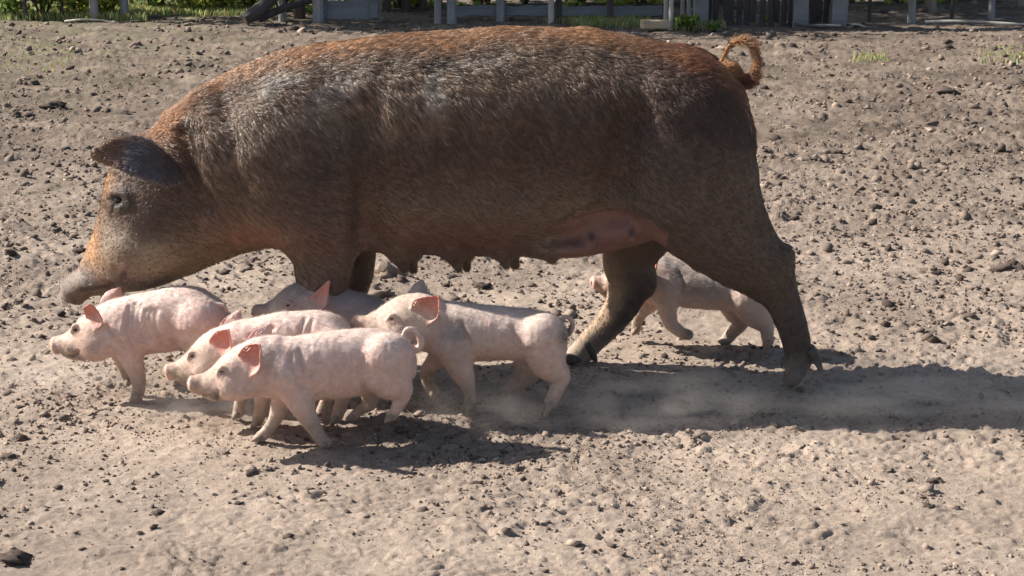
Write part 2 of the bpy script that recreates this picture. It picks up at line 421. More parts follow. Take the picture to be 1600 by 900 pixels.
# ------------------------------------------------------------------ implicit body modelling (smooth unions, surface nets)
class Body:
    """distance field on a grid in an animal's own frame: x along the body (head towards -x), y sideways, z up"""
    def __init__(self, lo, hi, h):
        self.h = h; self.lo = np.array(lo, float)
        n = np.ceil((np.array(hi)-self.lo)/h).astype(int)+1
        self.n = n
        self.F = np.full(n, .06, np.float32)
        self.earpts = []
        self.ax = [(self.lo[i]+h*np.arange(n[i])).astype(np.float32) for i in range(3)]
    def box(self, lo, hi, m):
        i0 = np.clip(np.floor((np.array(lo)-m-self.lo)/self.h).astype(int), 0, self.n-1)
        i1 = np.clip(np.ceil((np.array(hi)+m-self.lo)/self.h).astype(int)+1, 1, self.n)
        sl = tuple(slice(a, b) for a, b in zip(i0, i1))
        X = self.ax[0][sl[0]][:, None, None]; Y = self.ax[1][sl[1]][None, :, None]; Z = self.ax[2][sl[2]][None, None, :]
        return sl, X, Y, Z
    def join(self, sl, d, k):
        A = self.F[sl]
        if k > 0:
            hh = np.maximum(k-np.abs(A-d), 0)/k
            self.F[sl] = np.minimum(A, d)-hh*hh*k*.25
        else: self.F[sl] = np.minimum(A, d)
    def cut(self, sl, d, k):
        A = self.F[sl]; d = -d
        hh = np.maximum(k-np.abs(A-d), 0)/k
        self.F[sl] = np.maximum(A, d)+hh*hh*k*.25
    def chain_d(self, pts, sy, m):
        pts = np.asarray(pts, float)
        R = pts[:, 3:4]
        lo = (pts[:, :3]-R).min(0); hi = (pts[:, :3]+R).max(0)
        sl, X, Y, Z = self.box(lo, hi, m)
        d = None
        for a, b in zip(pts[:-1], pts[1:]):
            ab = b[:3]-a[:3]; L2 = float(ab@ab)+1e-12
            px, py, pz = X-a[0], Y-a[1], Z-a[2]
            t = np.clip((px*ab[0]+py*ab[1]+pz*ab[2])/L2, 0, 1)
            ex, ey, ez = px-t*ab[0], (py-t*ab[1])/sy, pz-t*ab[2]
            q = np.sqrt(ex*ex+ey*ey+ez*ez)-(a[3]+t*(b[3]-a[3]))
            d = q if d is None else np.minimum(d, q)
        return sl, d
    def chain(self, pts, k=.02, sy=1.0, n=4):
        pts = catmull(pts, n) if (n > 1 and len(pts) > 2) else np.asarray(pts, float)
        sl, d = self.chain_d(pts, sy, k+.02)
        self.join(sl, d, k)
    def groove(self, pts, k=.01, n=4):
        pts = catmull(pts, n) if len(pts) > 2 else np.asarray(pts, float)
        sl, d = self.chain_d(pts, 1.0, k+.01)
        self.cut(sl, d, k)
    def ell(self, c, r, k=.02, rot=0.0, cut=False):
        R = max(r)
        sl, X, Y, Z = self.box(np.array(c)-R, np.array(c)+R, k+.02)
        px, py, pz = X-c[0], Y-c[1], Z-c[2]
        ca, sa = math.cos(rot), math.sin(rot)
        qx, qz = ca*px+sa*pz, -sa*px+ca*pz
        q = np.sqrt((qx/r[0])**2+(py/r[1])**2+(qz/r[2])**2)
        g = np.sqrt((qx/r[0]**2)**2+(py/r[1]**2)**2+(qz/r[2]**2)**2)+1e-6
        d = (q*(q-1)/g).astype(np.float32)
        (self.cut if cut else self.join)(sl, d, k)
    def loft(self, o, a, b, sec, k=.03, p=2.2, taper=0.0):
        """o origin (x,z), a axis, b up (both in the x-z plane); sec rows: s, top, bottom, halfwidth"""
        sec = np.asarray(sec, float)
        D = catmull(sec, 12)
        s_, tp, bt, w_ = D.T
        m = np.maximum.accumulate(s_); s_ = m+np.arange(len(m))*1e-9
        R = [np.array(o)+np.array(a)*s+np.array(b)*t for s, t in list(zip(sec[:, 0], sec[:, 1]))+list(zip(sec[:, 0], sec[:, 2]))]
        R = np.array(R); W = sec[:, 3].max()
        sl, X, Y, Z = self.box((R[:, 0].min(), -W, R[:, 1].min()), (R[:, 0].max(), W, R[:, 1].max()), k+.03)
        px, pz = X-o[0], Z-o[1]
        s = (px*a[0]+pz*a[1]); t = (px*b[0]+pz*b[1])
        ss = np.clip(s, s_[0], s_[-1])
        top = np.interp(ss, s_, tp).astype(np.float32); bot = np.interp(ss, s_, bt).astype(np.float32); w = np.interp(ss, s_, w_).astype(np.float32)
        hh = np.maximum((top-bot)*.5, .004); c = (top+bot)*.5; w = np.maximum(w, .004)
        tn = (t-c)/hh
        yy = np.abs(Y)/(w*(1-taper*np.clip(tn, -1, 1)))
        q = (yy**p+np.abs(tn)**p)**(1/p)
        d = (q-1)*np.minimum(w, hh)
        ds = np.abs(s-ss)
        d = np.where(ds > 0, np.sqrt(np.maximum(d, 0)**2+ds*ds), d).astype(np.float32)
        self.join(sl, d, k)
    def ear(self, front, mid, back, th, k=.008, ribs=13, m=9):
        """thin cupped sheet between a front and a back edge; each edge is a list of 3-D points from base to tip"""
        f, c, b = (catmull(e, m) for e in (front, mid, back))
        n = min(len(f), len(c), len(b))
        lo = np.min([f.min(0), c.min(0), b.min(0)], 0)-th; hi = np.max([f.max(0), c.max(0), b.max(0)], 0)+th
        sl, X, Y, Z = self.box(lo, hi, k+.01)
        d = np.full(self.F[sl].shape, 1.0, np.float32)
        for j in range(n-1):
            row = []
            for jj in (j, j+1):
                F_, C_, B_ = f[jj], c[jj], b[jj]
                row.append([(1-t)**2*F_+2*t*(1-t)*(2*C_-.5*F_-.5*B_)+t*t*B_ for t in np.linspace(0, 1, ribs)])
            tt = j/(n-1)
            self.earpts += row[1]
            for r_ in range(ribs):
                a_, b_ = row[0][r_], row[1][r_]
                edge = 1-abs(r_/(ribs-1)*2-1)
                rad = th*(.6+.4*edge)*(1.55-.85*tt)
                ab = b_-a_; L2 = float(ab@ab)+1e-12
                px, py, pz = X-a_[0], Y-a_[1], Z-a_[2]
                t = np.clip((px*ab[0]+py*ab[1]+pz*ab[2])/L2, 0, 1)
                q = np.sqrt((px-t*ab[0])**2+(py-t*ab[1])**2+(pz-t*ab[2])**2)-rad
                np.minimum(d, q, out=d)
        self.join(sl, d, k)
    def surf_y(self, x, z, side):
        """y of the skin at (x, z) seen from side -1 (near) or +1 (far)"""
        i = int(round((x-self.lo[0])/self.h)); k = int(round((z-self.lo[2])/self.h))
        col = self.F[np.clip(i, 0, self.n[0]-1), :, np.clip(k, 0, self.n[2]-1)]
        idx = np.where(col < 0)[0]
        if len(idx) == 0: return 0.0
        return float(self.ax[1][idx[0] if side < 0 else idx[-1]])
    def skin(self, fr, u, v, s=-1):
        """point on the skin that the traced outline point (u, v) of the near side stands for; s=+1 mirrors it"""
        y = 0.0
        for _ in range(4):
            q = fr.p(u, v, y); y = self.surf_y(q[0], q[2], -1)
        return np.array([q[0], y if s < 0 else self.surf_y(q[0], q[2], 1), q[2]])
    def ear_weight(self, V, r):
        """1 on the ears, 0 away from them"""
        E = np.array(self.earpts); w = np.zeros(len(V))
        sel = np.where(((V > E.min(0)-r) & (V < E.max(0)+r)).all(1))[0]
        for i in range(0, len(sel), 2000):
            k = sel[i:i+2000]
            d = np.sqrt(((V[k][:, None]-E[None])**2).sum(-1)).min(1)
            w[k] = sstep(r, r*.6, d)
        return w
    def mesh(self, largest=True):
        F = self.F; F[0] = F[-1] = .05; F[:, 0] = F[:, -1] = .05; F[:, :, 0] = F[:, :, -1] = .05
        S = F < 0
        nx, ny, nz = F.shape
        offs = [(a, b, c) for a in (0, 1) for b in (0, 1) for c in (0, 1)]
        cnt = np.zeros((nx-1, ny-1, nz-1), np.int8)
        for a, b, c in offs: cnt += S[a:nx-1+a, b:ny-1+b, c:nz-1+c]
        mask = (cnt > 0) & (cnt < 8)
        idx = np.full(mask.shape, -1, np.int32)
        cells = np.argwhere(mask); idx[mask] = np.arange(len(cells))
        acc = np.zeros((len(cells), 3)); num = np.zeros(len(cells))
        for o1 in offs:
            for ax in range(3):
                if o1[ax]: continue
                o2 = list(o1); o2[ax] = 1
                f1 = F[cells[:, 0]+o1[0], cells[:, 1]+o1[1], cells[:, 2]+o1[2]].astype(float)
                f2 = F[cells[:, 0]+o2[0], cells[:, 1]+o2[1], cells[:, 2]+o2[2]].astype(float)
                cr = (f1 < 0) != (f2 < 0)
                t = np.where(cr, f1/np.where(cr, f1-f2, 1), 0)
                pos = np.array(o1, float)[None].repeat(len(cells), 0); pos[:, ax] = t
                acc[cr] += pos[cr]; num += cr
        V = self.lo+self.h*(cells+acc/num[:, None])
        quads = []
        for ax in range(3):
            b, c = (ax+1) % 3, (ax+2) % 3
            sa = [slice(None)]*3; sb = [slice(None)]*3
            sa[ax] = slice(0, -1); sb[ax] = slice(1, None)
            e = np.argwhere(S[tuple(sa)] != S[tuple(sb)])
            e = e[(e[:, b] > 0) & (e[:, c] > 0)]
            s0 = S[e[:, 0], e[:, 1], e[:, 2]]
            q = []
            for db, dc in ((-1, -1), (0, -1), (0, 0), (-1, 0)):
                g = e.copy(); g[:, b] += db; g[:, c] += dc
                q.append(idx[g[:, 0], g[:, 1], g[:, 2]])
            q = np.stack(q, 1)
            q[~s0] = q[~s0][:, ::-1]
            quads.append(q)
        Q = np.concatenate(quads)
        # drop stray islands: keep the piece that holds most vertices
        par = np.arange(len(V))
        for _ in range(60):
            pq = par[Q]; mn = pq.min(1)
            new = par.copy()
            for c_ in range(4):
                np.minimum.at(new, pq[:, c_], mn); np.minimum.at(new, Q[:, c_], mn)
            new = new[new]; new = new[new]
            if (new == par).all(): break
            par = new
        lab, cn = np.unique(par, return_counts=True)
        keep = par == lab[cn.argmax()] if largest else np.ones(len(V), bool)
        remap = np.cumsum(keep)-1
        Q = remap[Q[keep[Q[:, 0]]]]
        V = V[keep]
        # a little relaxation takes the grid out of the surface
        nb = np.zeros_like(V); nn = np.zeros(len(V))
        for it in range(2):
            nb[:] = 0; nn[:] = 0
            for i in range(4):
                j = (i+1) % 4
                np.add.at(nb, Q[:, i], V[Q[:, j]]); np.add.at(nb, Q[:, j], V[Q[:, i]])
                np.add.at(nn, Q[:, i], 1); np.add.at(nn, Q[:, j], 1)
            V = V+(nb/nn[:, None]-V)*(.5 if it == 0 else .35)
        return V, Q

def vert_normals(V, Q):
    n = np.cross(V[Q[:, 2]]-V[Q[:, 0]], V[Q[:, 3]]-V[Q[:, 1]])
    out = np.zeros_like(V)
    for i in range(4): np.add.at(out, Q[:, i], n)
    return out/(np.linalg.norm(out, axis=1, keepdims=True)+1e-12)

class Frame:
    """maps traced outline points of one animal to metres on that animal's own mid-plane"""
    def __init__(self, uc, v0, slope=0.0):
        self.Y0 = ground_y(v0); self.slope = slope
        self.xc = unproject(uc, v0, self.Y0)[0]
        self.sc = FPX/(self.Y0*CP+CAM_H*.75*SP)
    def p(self, u, v, dy=0.0):
        Y = self.Y0+dy
        for _ in range(4):
            q = unproject(u, v, Y); Y = self.Y0+dy+self.slope*(q[0]-self.xc)
        return np.array([q[0]-self.xc, dy, q[2]])
    def r(self, px): return px/self.sc
    def leg(self, pts, dy, spread=0.0):
        out = []
        for i, (u, v, r) in enumerate(pts):
            q = self.p(u, v, dy); out.append((*q, self.r(r)))
        return out
    def world(self, V):
        W = V.copy(); W[:, 1] += self.slope*V[:, 0]; return W
# ------------------------------------------------------------------ skin, hoof, eye, hair materials
def skin_mat(name, sss, rough, bump_scale, bump, spec=.35, sss_scale=.006):
    m, nt, b = mat_base(name)
    at = N(nt, 'ShaderNodeAttribute', attribute_name='Col')
    tc = N(nt, 'ShaderNodeTexCoord')
    n1 = N(nt, 'ShaderNodeTexNoise', i_Scale=bump_scale*.25, i_Detail=6.0, i_Roughness=.65)
    nt.links.new(tc.outputs['Object'], n1.inputs['Vector'])
    mr = N(nt, 'ShaderNodeMapRange'); mr.inputs['From Min'].default_value = .25; mr.inputs['From Max'].default_value = .75
    mr.inputs['To Min'].default_value = .80; mr.inputs['To Max'].default_value = 1.16
    nt.links.new(n1.outputs[0], mr.inputs[0])
    mx = N(nt, 'ShaderNodeVectorMath', operation='SCALE')
    nt.links.new(at.outputs['Color'], mx.inputs[0]); nt.links.new(mr.outputs[0], mx.inputs['Scale'])
    nt.links.new(mx.outputs[0], b.inputs['Base Color'])
    n2 = N(nt, 'ShaderNodeTexNoise', i_Scale=bump_scale, i_Detail=8.0, i_Roughness=.7)
    nt.links.new(tc.outputs['Object'], n2.inputs['Vector'])
    bp = N(nt, 'ShaderNodeBump', i_Strength=bump, i_Distance=.004)
    nt.links.new(n2.outputs[0], bp.inputs['Height']); nt.links.new(bp.outputs[0], b.inputs['Normal'])
    b.inputs['Roughness'].default_value = rough
    b.inputs['Specular IOR Level'].default_value = spec
    if sss:
        b.inputs['Subsurface Weight'].default_value = sss
        b.inputs['Subsurface Radius'].default_value = (1.0, .42, .28)
        b.inputs['Subsurface Scale'].default_value = sss_scale
    return m
M_sow = skin_mat('sow_skin', 0, .62, 90, .55, spec=.3)
M_pig = skin_mat('piglet_skin', .4, .5, 300, .6, spec=.38, sss_scale=.0032)
M_hoof = simple_mat('hoof_horn', (.10, .08, .066), .7, 60, .35, .4, .002)
M_phoof = simple_mat('piglet_hoof_horn', (.27, .21, .165), .7, 90, .35, .4, .001)
m, nt, b = mat_base('wet_eye')
tcn = N(nt, 'ShaderNodeTexCoord'); nz = N(nt, 'ShaderNodeTexNoise', i_Scale=150.0)
rp = N(nt, 'ShaderNodeValToRGB'); rp.color_ramp.elements[0].color = (.006, .004, .003, 1); rp.color_ramp.elements[1].color = (.03, .018, .012, 1)
nt.links.new(tcn.outputs['Object'], nz.inputs['Vector']); nt.links.new(nz.outputs[0], rp.inputs[0]); nt.links.new(rp.outputs[0], b.inputs['Base Color'])
b.inputs['Roughness'].default_value = .22
M_eye = m
def hair_mat(name, rough, spec, transl=.25):
    m, nt, b = mat_base(name)
    at = N(nt, 'ShaderNodeAttribute', attribute_name='hair_col')
    nt.links.new(at.outputs['Color'], b.inputs['Base Color'])
    b.inputs['Roughness'].default_value = rough
    b.inputs['Specular IOR Level'].default_value = spec
    tr = N(nt, 'ShaderNodeBsdfTranslucent'); nt.links.new(at.outputs['Color'], tr.inputs[0])
    mix = N(nt, 'ShaderNodeMixShader'); mix.inputs[0].default_value = transl
    nt.links.new(b.outputs[0], mix.inputs[1]); nt.links.new(tr.outputs[0], mix.inputs[2])
    nt.links.new(mix.outputs[0], nt.nodes['Material Output'].inputs[0])
    return m
M_bristle = hair_mat('sow_bristle', .30, .6, .22)
M_fuzz = hair_mat('piglet_fuzz', .5, .4, .35)

def sample_surface(V, Q, n, dens=None):
    """random points on a quad mesh, optionally weighted by a per-vertex density"""
    T = np.concatenate([Q[:, [0, 1, 2]], Q[:, [0, 2, 3]]])
    ar = np.linalg.norm(np.cross(V[T[:, 1]]-V[T[:, 0]], V[T[:, 2]]-V[T[:, 0]]), axis=1)
    if dens is not None: ar = ar*dens[T].mean(1)
    c = np.cumsum(ar); f = np.searchsorted(c, rng.random(n)*c[-1])
    f = np.clip(f, 0, len(T)-1)
    a = rng.random((n, 2)); fl = a.sum(1) > 1; a[fl] = 1-a[fl]
    w = np.stack([1-a.sum(1), a[:, 0], a[:, 1]], 1)
    return T[f], w
def make_hair(name, roots, tips_fn, npt, rad, col, mat, parent):
    """roots (n,3); tips_fn(t) gives the strand points at t in 0..1"""
    n = len(roots)
    pos = np.stack([tips_fn(t) for t in np.linspace(0, 1, npt)], 1).astype(np.float32)
    hc = bpy.data.hair_curves.new(name)
    hc.add_curves([npt]*n)
    hc.attributes['position'].data.foreach_set('vector', pos.ravel()) if 'position' in hc.attributes else hc.points.foreach_set('position', pos.ravel())
    ra = hc.attributes.get('radius') or hc.attributes.new('radius', 'FLOAT', 'POINT')
    rr = (rad[:, None]*np.linspace(1, .18, npt)[None]).astype(np.float32)
    ra.data.foreach_set('value', rr.ravel())
    ca = hc.attributes.new('hair_col', 'FLOAT_COLOR', 'CURVE')
    c4 = np.concatenate([col, np.ones((n, 1))], 1).astype(np.float32)
    ca.data.foreach_set('color', c4.ravel())
    hc.materials.append(mat)
    o = bpy.data.objects.new(name, hc); COL.objects.link(o); o.parent = parent
    return o
def unit(a): return a/(np.linalg.norm(a, axis=-1, keepdims=True)+1e-9)

def make_eye(parent, c, r, mat, flat=.85, wide=1.0, tilt=0.0):
    V, F = [], []
    nu, nv = 14, 9
    for j in range(nv+1):
        th = math.pi*j/nv
        for i in range(nu):
            ph = 2*math.pi*i/nu
            ex, ez = r*wide*math.sin(th)*math.cos(ph), r*flat*math.cos(th)
            V.append((c[0]+ex*math.cos(tilt)-ez*math.sin(tilt), c[1]+r*.8*math.sin(th)*math.sin(ph), c[2]+ex*math.sin(tilt)+ez*math.cos(tilt)))
    for j in range(nv):
        for i in range(nu):
            F.append((j*nu+i, j*nu+(i+1) % nu, (j+1)*nu+(i+1) % nu, (j+1)*nu+i))
    return link('eye', new_mesh('eye', V, np.array(F)[:, ::-1]), mat, parent)

def make_hoof(fr, a, b, r, mat, parent, dew=False):
    """cloven hoof: two wedge toes from the pastern end a towards the toe b (local metres), r the leg radius"""
    a = np.array(a); b = np.array(b)
    h = r*.16
    lo = np.minimum(a, b)-r*2.0; hi = np.maximum(a, b)+r*3.0
    B = Body(lo, hi, h)
    for s in (-1, 1):
        B.chain([(a[0], a[1]+s*r*.46, a[2], r*.66), ((a[0]+b[0])/2, a[1]+s*r*.66, (a[2]+b[2])/2, r*.62), (b[0], b[1]+s*r*.58, b[2], r*.40)], k=r*.06, n=3)
    if dew:
        for s in (-1, 1):
            d = a+np.array([r*1.05, s*r*.5, r*1.5]); e = a+np.array([r*1.75, s*r*.6, r*.1])
            B.chain([(*d, r*.44), (*e, r*.24)], k=r*.1, n=1)
    # flat sole
    zs = b[2]-r*.30
    Z = B.ax[2][None, None, :]
    B.F = np.maximum(B.F, (zs-Z).astype(np.float32)*np.ones_like(B.F))
    V, Q = B.mesh(not dew)
    return link('hoof', new_mesh('hoof', fr.world(V), Q), mat, parent)

def blob(Vx, c, rx, rz=None):
    rz = rz or rx
    q = ((Vx[:, 0]-c[0])/rx)**2+((Vx[:, 2]-c[2])/rz)**2
    return np.exp(-q)
def mixc(C, col, w):
    return C+(np.array(col)[None]-C)*w[:, None]

# ------------------------------------------------------------------ the sow
def build_sow():
    fr = Frame(720, 588, 0.0)
    P, R = fr.p, fr.r
    NEAR, FAR = -.115, .115
    root = empty('sow', (fr.xc, fr.Y0, 0))
    tag(root, 'large brown bristly sow walking with her head lowered among pale piglets', 'sow')
    lo = P(80, 30); hi = P(1300, 30)
    B = Body((lo[0]-.02, -.34, -.02), (hi[0]+.02, .34, lo[2]+.09), .0058)
    # trunk
    st = [(258, 180, 400, 64), (290, 152, 405, 78), (325, 132, 396, 88), (365, 113, 388, 101), (410, 95, 384, 112), (460, 81, 385, 120), (510, 72, 391, 126), (560, 64, 388, 129), (620, 57, 392, 131), (700, 51, 395, 134),
          (780, 46, 394, 138), (850, 46, 384, 138), (920, 49, 362, 135), (980, 60, 338, 131), (1040, 72, 318, 123), (1090, 88, 300, 110), (1125, 110, 286, 91), (1150, 140, 270, 65), (1168, 192, 250, 29)]
    sec = []
    for u, t, b_, w in st:
        a = P(u, t); c = P(u, b_); sec.append((a[0], a[2], c[2], R(w)))
    B.loft((0, 0), (1, 0), (0, 1), sec, k=.02, p=2.25, taper=-.06)
    # head
    H0 = P(310, 290); H1 = P(108, 452)
    ax = np.array([H1[0]-H0[0], H1[2]-H0[2]]); ax /= np.linalg.norm(ax); up = np.array([ax[1], -ax[0]])
    if up[1] < 0: up = -up
    hs = [(-25, 100, -104, 84), (10, 114, -102, 90), (43, 120, -100, 94), (80, 106, -96, 96), (110, 91, -92, 90), (136, 70, -86, 80), (165, 50, -76, 66), (195, 34, -61, 53), (212, 26, -51, 46), (232, 17, -38, 40), (248, 10, -28, 36), (258, 5, -22, 32)]
    B.loft((H0[0], H0[2]), ax, up, [(R(s), R(t), R(b_), R(w)) for s, t, b_, w in hs], k=.06, p=2.1, taper=.10)
    hp = lambda s, t, y=0.0: np.array([H0[0]+ax[0]*R(s)+up[0]*R(t), y, H0[2]+ax[1]*R(s)+up[1]*R(t)])
    # snout disc with a raised rim, nostrils, mouth corner
    c0, c1 = hp(252, -6), hp(262, -5)
    B.chain([(*c0, R(25)), (*c1, R(23))], k=.012, sy=1.25, n=1)
    rim = [(*hp(266, -5+23*math.sin(a), R(27)*math.cos(a)), R(4.0)) for a in np.linspace(0, 2*math.pi, 13)]
    B.chain(rim, k=.01, n=2)
    for s in (-1, 1):
        q = hp(268, -5, s*R(11)); B.ell(q, (R(7), R(6), R(7)), k=.006, cut=True)
    eyes = []
    for s in (-1, 1):
        g = []
        for ss, tt in ((244, -25), (222, -30), (200, -33), (182, -28), (172, -20)):
            q = hp(ss, tt); q[1] = B.surf_y(q[0], q[2], s); g.append((*q, R(5.0)))
        B.groove(g, k=.008)
        # jowl and cheek bone
        q = hp(120, -30, s*R(62)); B.ell(q, (R(60), R(38), R(45)), k=.05)
        # brow and lids
        def sk(u, v, out, r_): q = B.skin(fr, u, v, s); return (q[0], q[1]+s*out, q[2], R(r_))
        e = B.skin(fr, 185, 313, s)
        up_l = [sk(171, 309, -.001, 4), sk(184, 299, .002, 6.5), sk(201, 306, .001, 5)]
        lo_l = [sk(173, 321, -.001, 3.5), sk(185, 327, .001, 5), sk(200, 319, .001, 4.5)]
        B.chain(up_l, k=.012); B.chain(lo_l, k=.010)
        B.ell(e, (R(11), R(8), R(6.5)), k=.008, cut=True)
        eyes.append((e[0], e[1]-s*.0065, e[2]))
        B.groove([sk(u, v, 0, 2.5) for u, v in ((178, 324), (175, 336), (179, 348))], k=.008)
        # wrinkles across the snout
        for du in (0, 11, 22):
            B.groove([sk(u+du*.8, v-du, .0, 1.8) for u, v in ((124, 420), (130, 432), (140, 442))], k=.006)
    # ears: drooping forward; the near one shows its back, the far one reaches further forward
    def E(u, v, y): return P(u, v, y)
    B.ear([E(232, 222, -.08), E(205, 214, -.165), E(172, 221, -.225), E(142, 236, -.25)],
          [E(258, 248, -.12), E(228, 243, -.205), E(184, 241, -.235), E(142, 242, -.252)],
          [E(280, 282, -.13), E(252, 287, -.235), E(196, 268, -.265), E(144, 249, -.25)], .0062, k=.006, ribs=21, m=10)
    B.ear([E(215, 225, .08), E(196, 216, .14), E(176, 216, .18), E(160, 224, .19)],
          [E(240, 245, .10), E(205, 232, .17), E(180, 228, .20), E(160, 230, .195)],
          [E(250, 285, .12), E(208, 260, .18), E(182, 246, .19), E(161, 238, .19)], .0068, k=.010, ribs=15, m=8)
    # shoulders, legs
    for y, s in ((NEAR, -1), (FAR, 1)):
        q = P(480, 255); B.ell((q[0], s*.132, q[2]), (R(85), R(55), R(120)), k=.08, rot=.15)
        q = P(1066, 220); B.ell((q[0], s*.105, q[2]), (R(88), R(76), R(125)), k=.08, rot=-.25)
    L = {}
    L['nf'] = fr.leg([(500, 290, 84), (502, 350, 60), (505, 400, 47), (503, 445, 37), (507, 490, 29), (510, 540, 24), (508, 572, 22)], NEAR)
    L['ff'] = fr.leg([(530, 330, 66), (548, 385, 40), (555, 425, 30), (546, 470, 25), (536, 530, 21), (532, 560, 20)], FAR)
    L['nh'] = fr.leg([(1078, 270, 100), (1106, 330, 82), (1146, 380, 63), (1190, 424, 45), (1219, 462, 30), (1234, 500, 24), (1246, 540, 22), (1246, 576, 19)], NEAR-.01)
    L['fh'] = fr.leg([(1030, 290, 85), (1000, 350, 62), (983, 400, 44), (985, 437, 37), (970, 478, 28), (942, 515, 23), (914, 545, 21), (898, 562, 19)], FAR+.015)
    B.chain(L['nf'], k=.035, sy=.85); B.chain(L['ff'], k=.03, sy=.85)
    B.chain(L['nh'], k=.05, sy=.72); B.chain(L['fh'], k=.035, sy=.75)
    # hocks, elbows
    q = P(1222, 408, NEAR-.01); B.ell(q, (R(14), R(18), R(24)), k=.03, rot=-.4)
    q = P(1010, 440, FAR+.015); B.ell(q, (R(14), R(18), R(22)), k=.03)
    # udder and teats
    q = P(962, 346); B.ell((q[0], 0, q[2]), (R(88), R(92), R(38)), k=.03, rot=.14)
    q = P(880, 372); B.ell((q[0], 0, q[2]), (R(80), R(100), R(22)), k=.03, rot=.05)
    for u, v, yy in ((628, 402, -.07), (712, 402, -.075), (786, 396, -.08), (858, 388, -.08), (640, 402, .07), (725, 402, .075), (800, 396, .08)):
        q = P(u, v+2, yy); q2 = P(u+5, v+19, yy)
        B.chain([(*(P(u-2, v-16, yy)), R(26)), (*q, R(12)), (*q2, R(6.5))], k=.022, n=3)
    for u, v in ((986, 362), (924, 368)):
        q = B.skin(fr, u, v); y = q[1]
        B.chain([(q[0], y+.008, q[2], R(13)), (q[0]+.002, y-.012, q[2]-.014, R(6.5))], k=.012, n=1)
    # tail: raised curl
    tl = [(1140, 112, 0), (1158, 128, 0), (1176, 118, -.01), (1183, 96, -.02), (1174, 72, -.022), (1156, 64, -.012), (1140, 72, .004), (1131, 88, .016), (1124, 98, .022)]
    rr = [18, 12.5, 9, 7.5, 7, 6.5, 6, 5, 3]
    B.chain([(*P(u, v, y), R(r_)) for (u, v, y), r_ in zip(tl, rr)], k=.016)
    # skin folds: behind the elbow, flank, neck
    def fold(pts, r_, k=.02):
        g = []
        for u, v in pts:
            q = B.skin(fr, u, v); q[1] -= R(r_)*.35
            if q[1] < -.02: g.append((*q, R(r_)))
        if len(g) > 1: B.groove(g, k=k)
    fold([(575, 300), (578, 340), (572, 370), (560, 398)], 5)
    fold([(612, 338), (592, 352), (578, 372), (568, 392)], 4)
    fold([(640, 350), (612, 360), (590, 378)], 3.5)
    arc = [(868, 350), (900, 330), (940, 320), (980, 322), (1012, 333), (1040, 352)]
    B.chain([(*(B.skin(fr, u, v-7)+np.array([0, .004, 0])), R(9)) for u, v in arc], k=.022)
    fold([(u, v+5) for u, v in arc], 6.5, .012)
    fold([(u, v+14) for u, v in arc[1:4]], 3, .012)
    B.chain([(*(B.skin(fr, u, v)+np.array([0, .022, 0])), R(r_)) for u, v, r_ in ((322, 168, 22), (334, 205, 28), (340, 245, 30), (340, 285, 26), (346, 320, 18))], k=.035)
    fold([(285, 205), (296, 240), (308, 280), (324, 322)], 8, .03)
    fold([(425, 330), (440, 365), (452, 395)], 5, .03)
    fold([(566, 190), (580, 250), (580, 310), (572, 360)], 10, .07)
    fold([(985, 190), (968, 240), (960, 290)], 14, .07)
    for k_ in range(4):
        fold([(640+k_*62, 215), (634+k_*62, 255), (628+k_*62, 300)], 9, .06)
    V, Q = B.mesh()
    n = vert_normals(V, Q)
    V = V+n*(fbm3(V*9, 3)*.006+fbm3(V*38+5, 2)*.0016)[:, None]
    n = vert_normals(V, Q)
    # coat colour with sun and shade zones painted in: red ridge, dark brown sides, tan belly and cheeks, pink udder, dusty feet
    earw = B.ear_weight(V, .013)
    PN = lambda u, v: P(u, v, -.12)
    mouth = np.array([(*B.skin(fr, u, v)[[0, 2]],) for u, v in ((128, 452), (150, 450), (170, 447), (188, 438), (196, 426))])
    def near_line(V, L2, r_):
        d = np.full(len(V), 9.0)
        for a_, b_ in zip(L2[:-1], L2[1:]):
            ab = b_-a_; p_ = V[:, [0, 2]]-a_; t = np.clip((p_@ab)/(ab@ab), 0, 1); d = np.minimum(d, np.linalg.norm(p_-t[:, None]*ab, axis=1))
        return sstep(r_, r_*.3, d)
    def colour(V, n):
        z = V[:, 2]; x = V[:, 0]
        nz = fbm3(V*7, 4); nf = fbm3(V*26+3, 3)
        C = np.tile(np.array([[.10, .058, .038]]), (len(V), 1))
        topz = np.interp(x, [s[0] for s in sec], [s[1] for s in sec]); botz = np.interp(x, [s[0] for s in sec], [s[2] for s in sec])
        rel = (z-botz)/(topz-botz)+nz*.06+nf*.02
        C = mixc(C, (.195, .138, .097), sstep(.55, .10, rel)*(.85+.3*nz))
        C = mixc(C, (.070, .045, .036), sstep(.35, .6, rel)*sstep(1.0, .8, rel)*.7)  # flank darkened below the lit zone, its shade held in the colour
        hx = P(900, 200)[0]
        C = mixc(C, (.062, .040, .033), sstep(hx-.1, hx+.25, x)*sstep(.05, .4, rel)*sstep(1.0, .85, rel)*.75)
        rear = sstep(P(930, 0)[0], P(1040, 0)[0], x)*sstep(.62, .3, rel)
        C = mixc(C, (.095, .068, .054), rear*.85)
        C = mixc(C, (.062, .043, .037), np.clip(blob(V, PN(505, 340), .10, .16)*1.0, 0, 1)*.8)
        mid = blob(V, PN(600, 140), .42, .10)
        C = mixc(C, (.16, .115, .085), mid*.6)  # lighter patch painted for the highlight on the upper flank
        sun_edge = np.interp(x, [P(u, 0)[0] for u in (200, 300, 350, 420, 540, 760, 900, 1000, 1100)], (.35, .36, .42, .60, .60, .68, .78, .86, .97))
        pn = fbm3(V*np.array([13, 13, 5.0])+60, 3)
        pale = sstep(sun_edge-.20, sun_edge+.16, rel+pn*.16)*sstep(P(255, 0)[0], P(370, 0)[0], x+pn*.04)*(.75+.5*nz)  # paler above the sun's edge: lit back and neck painted into the coat
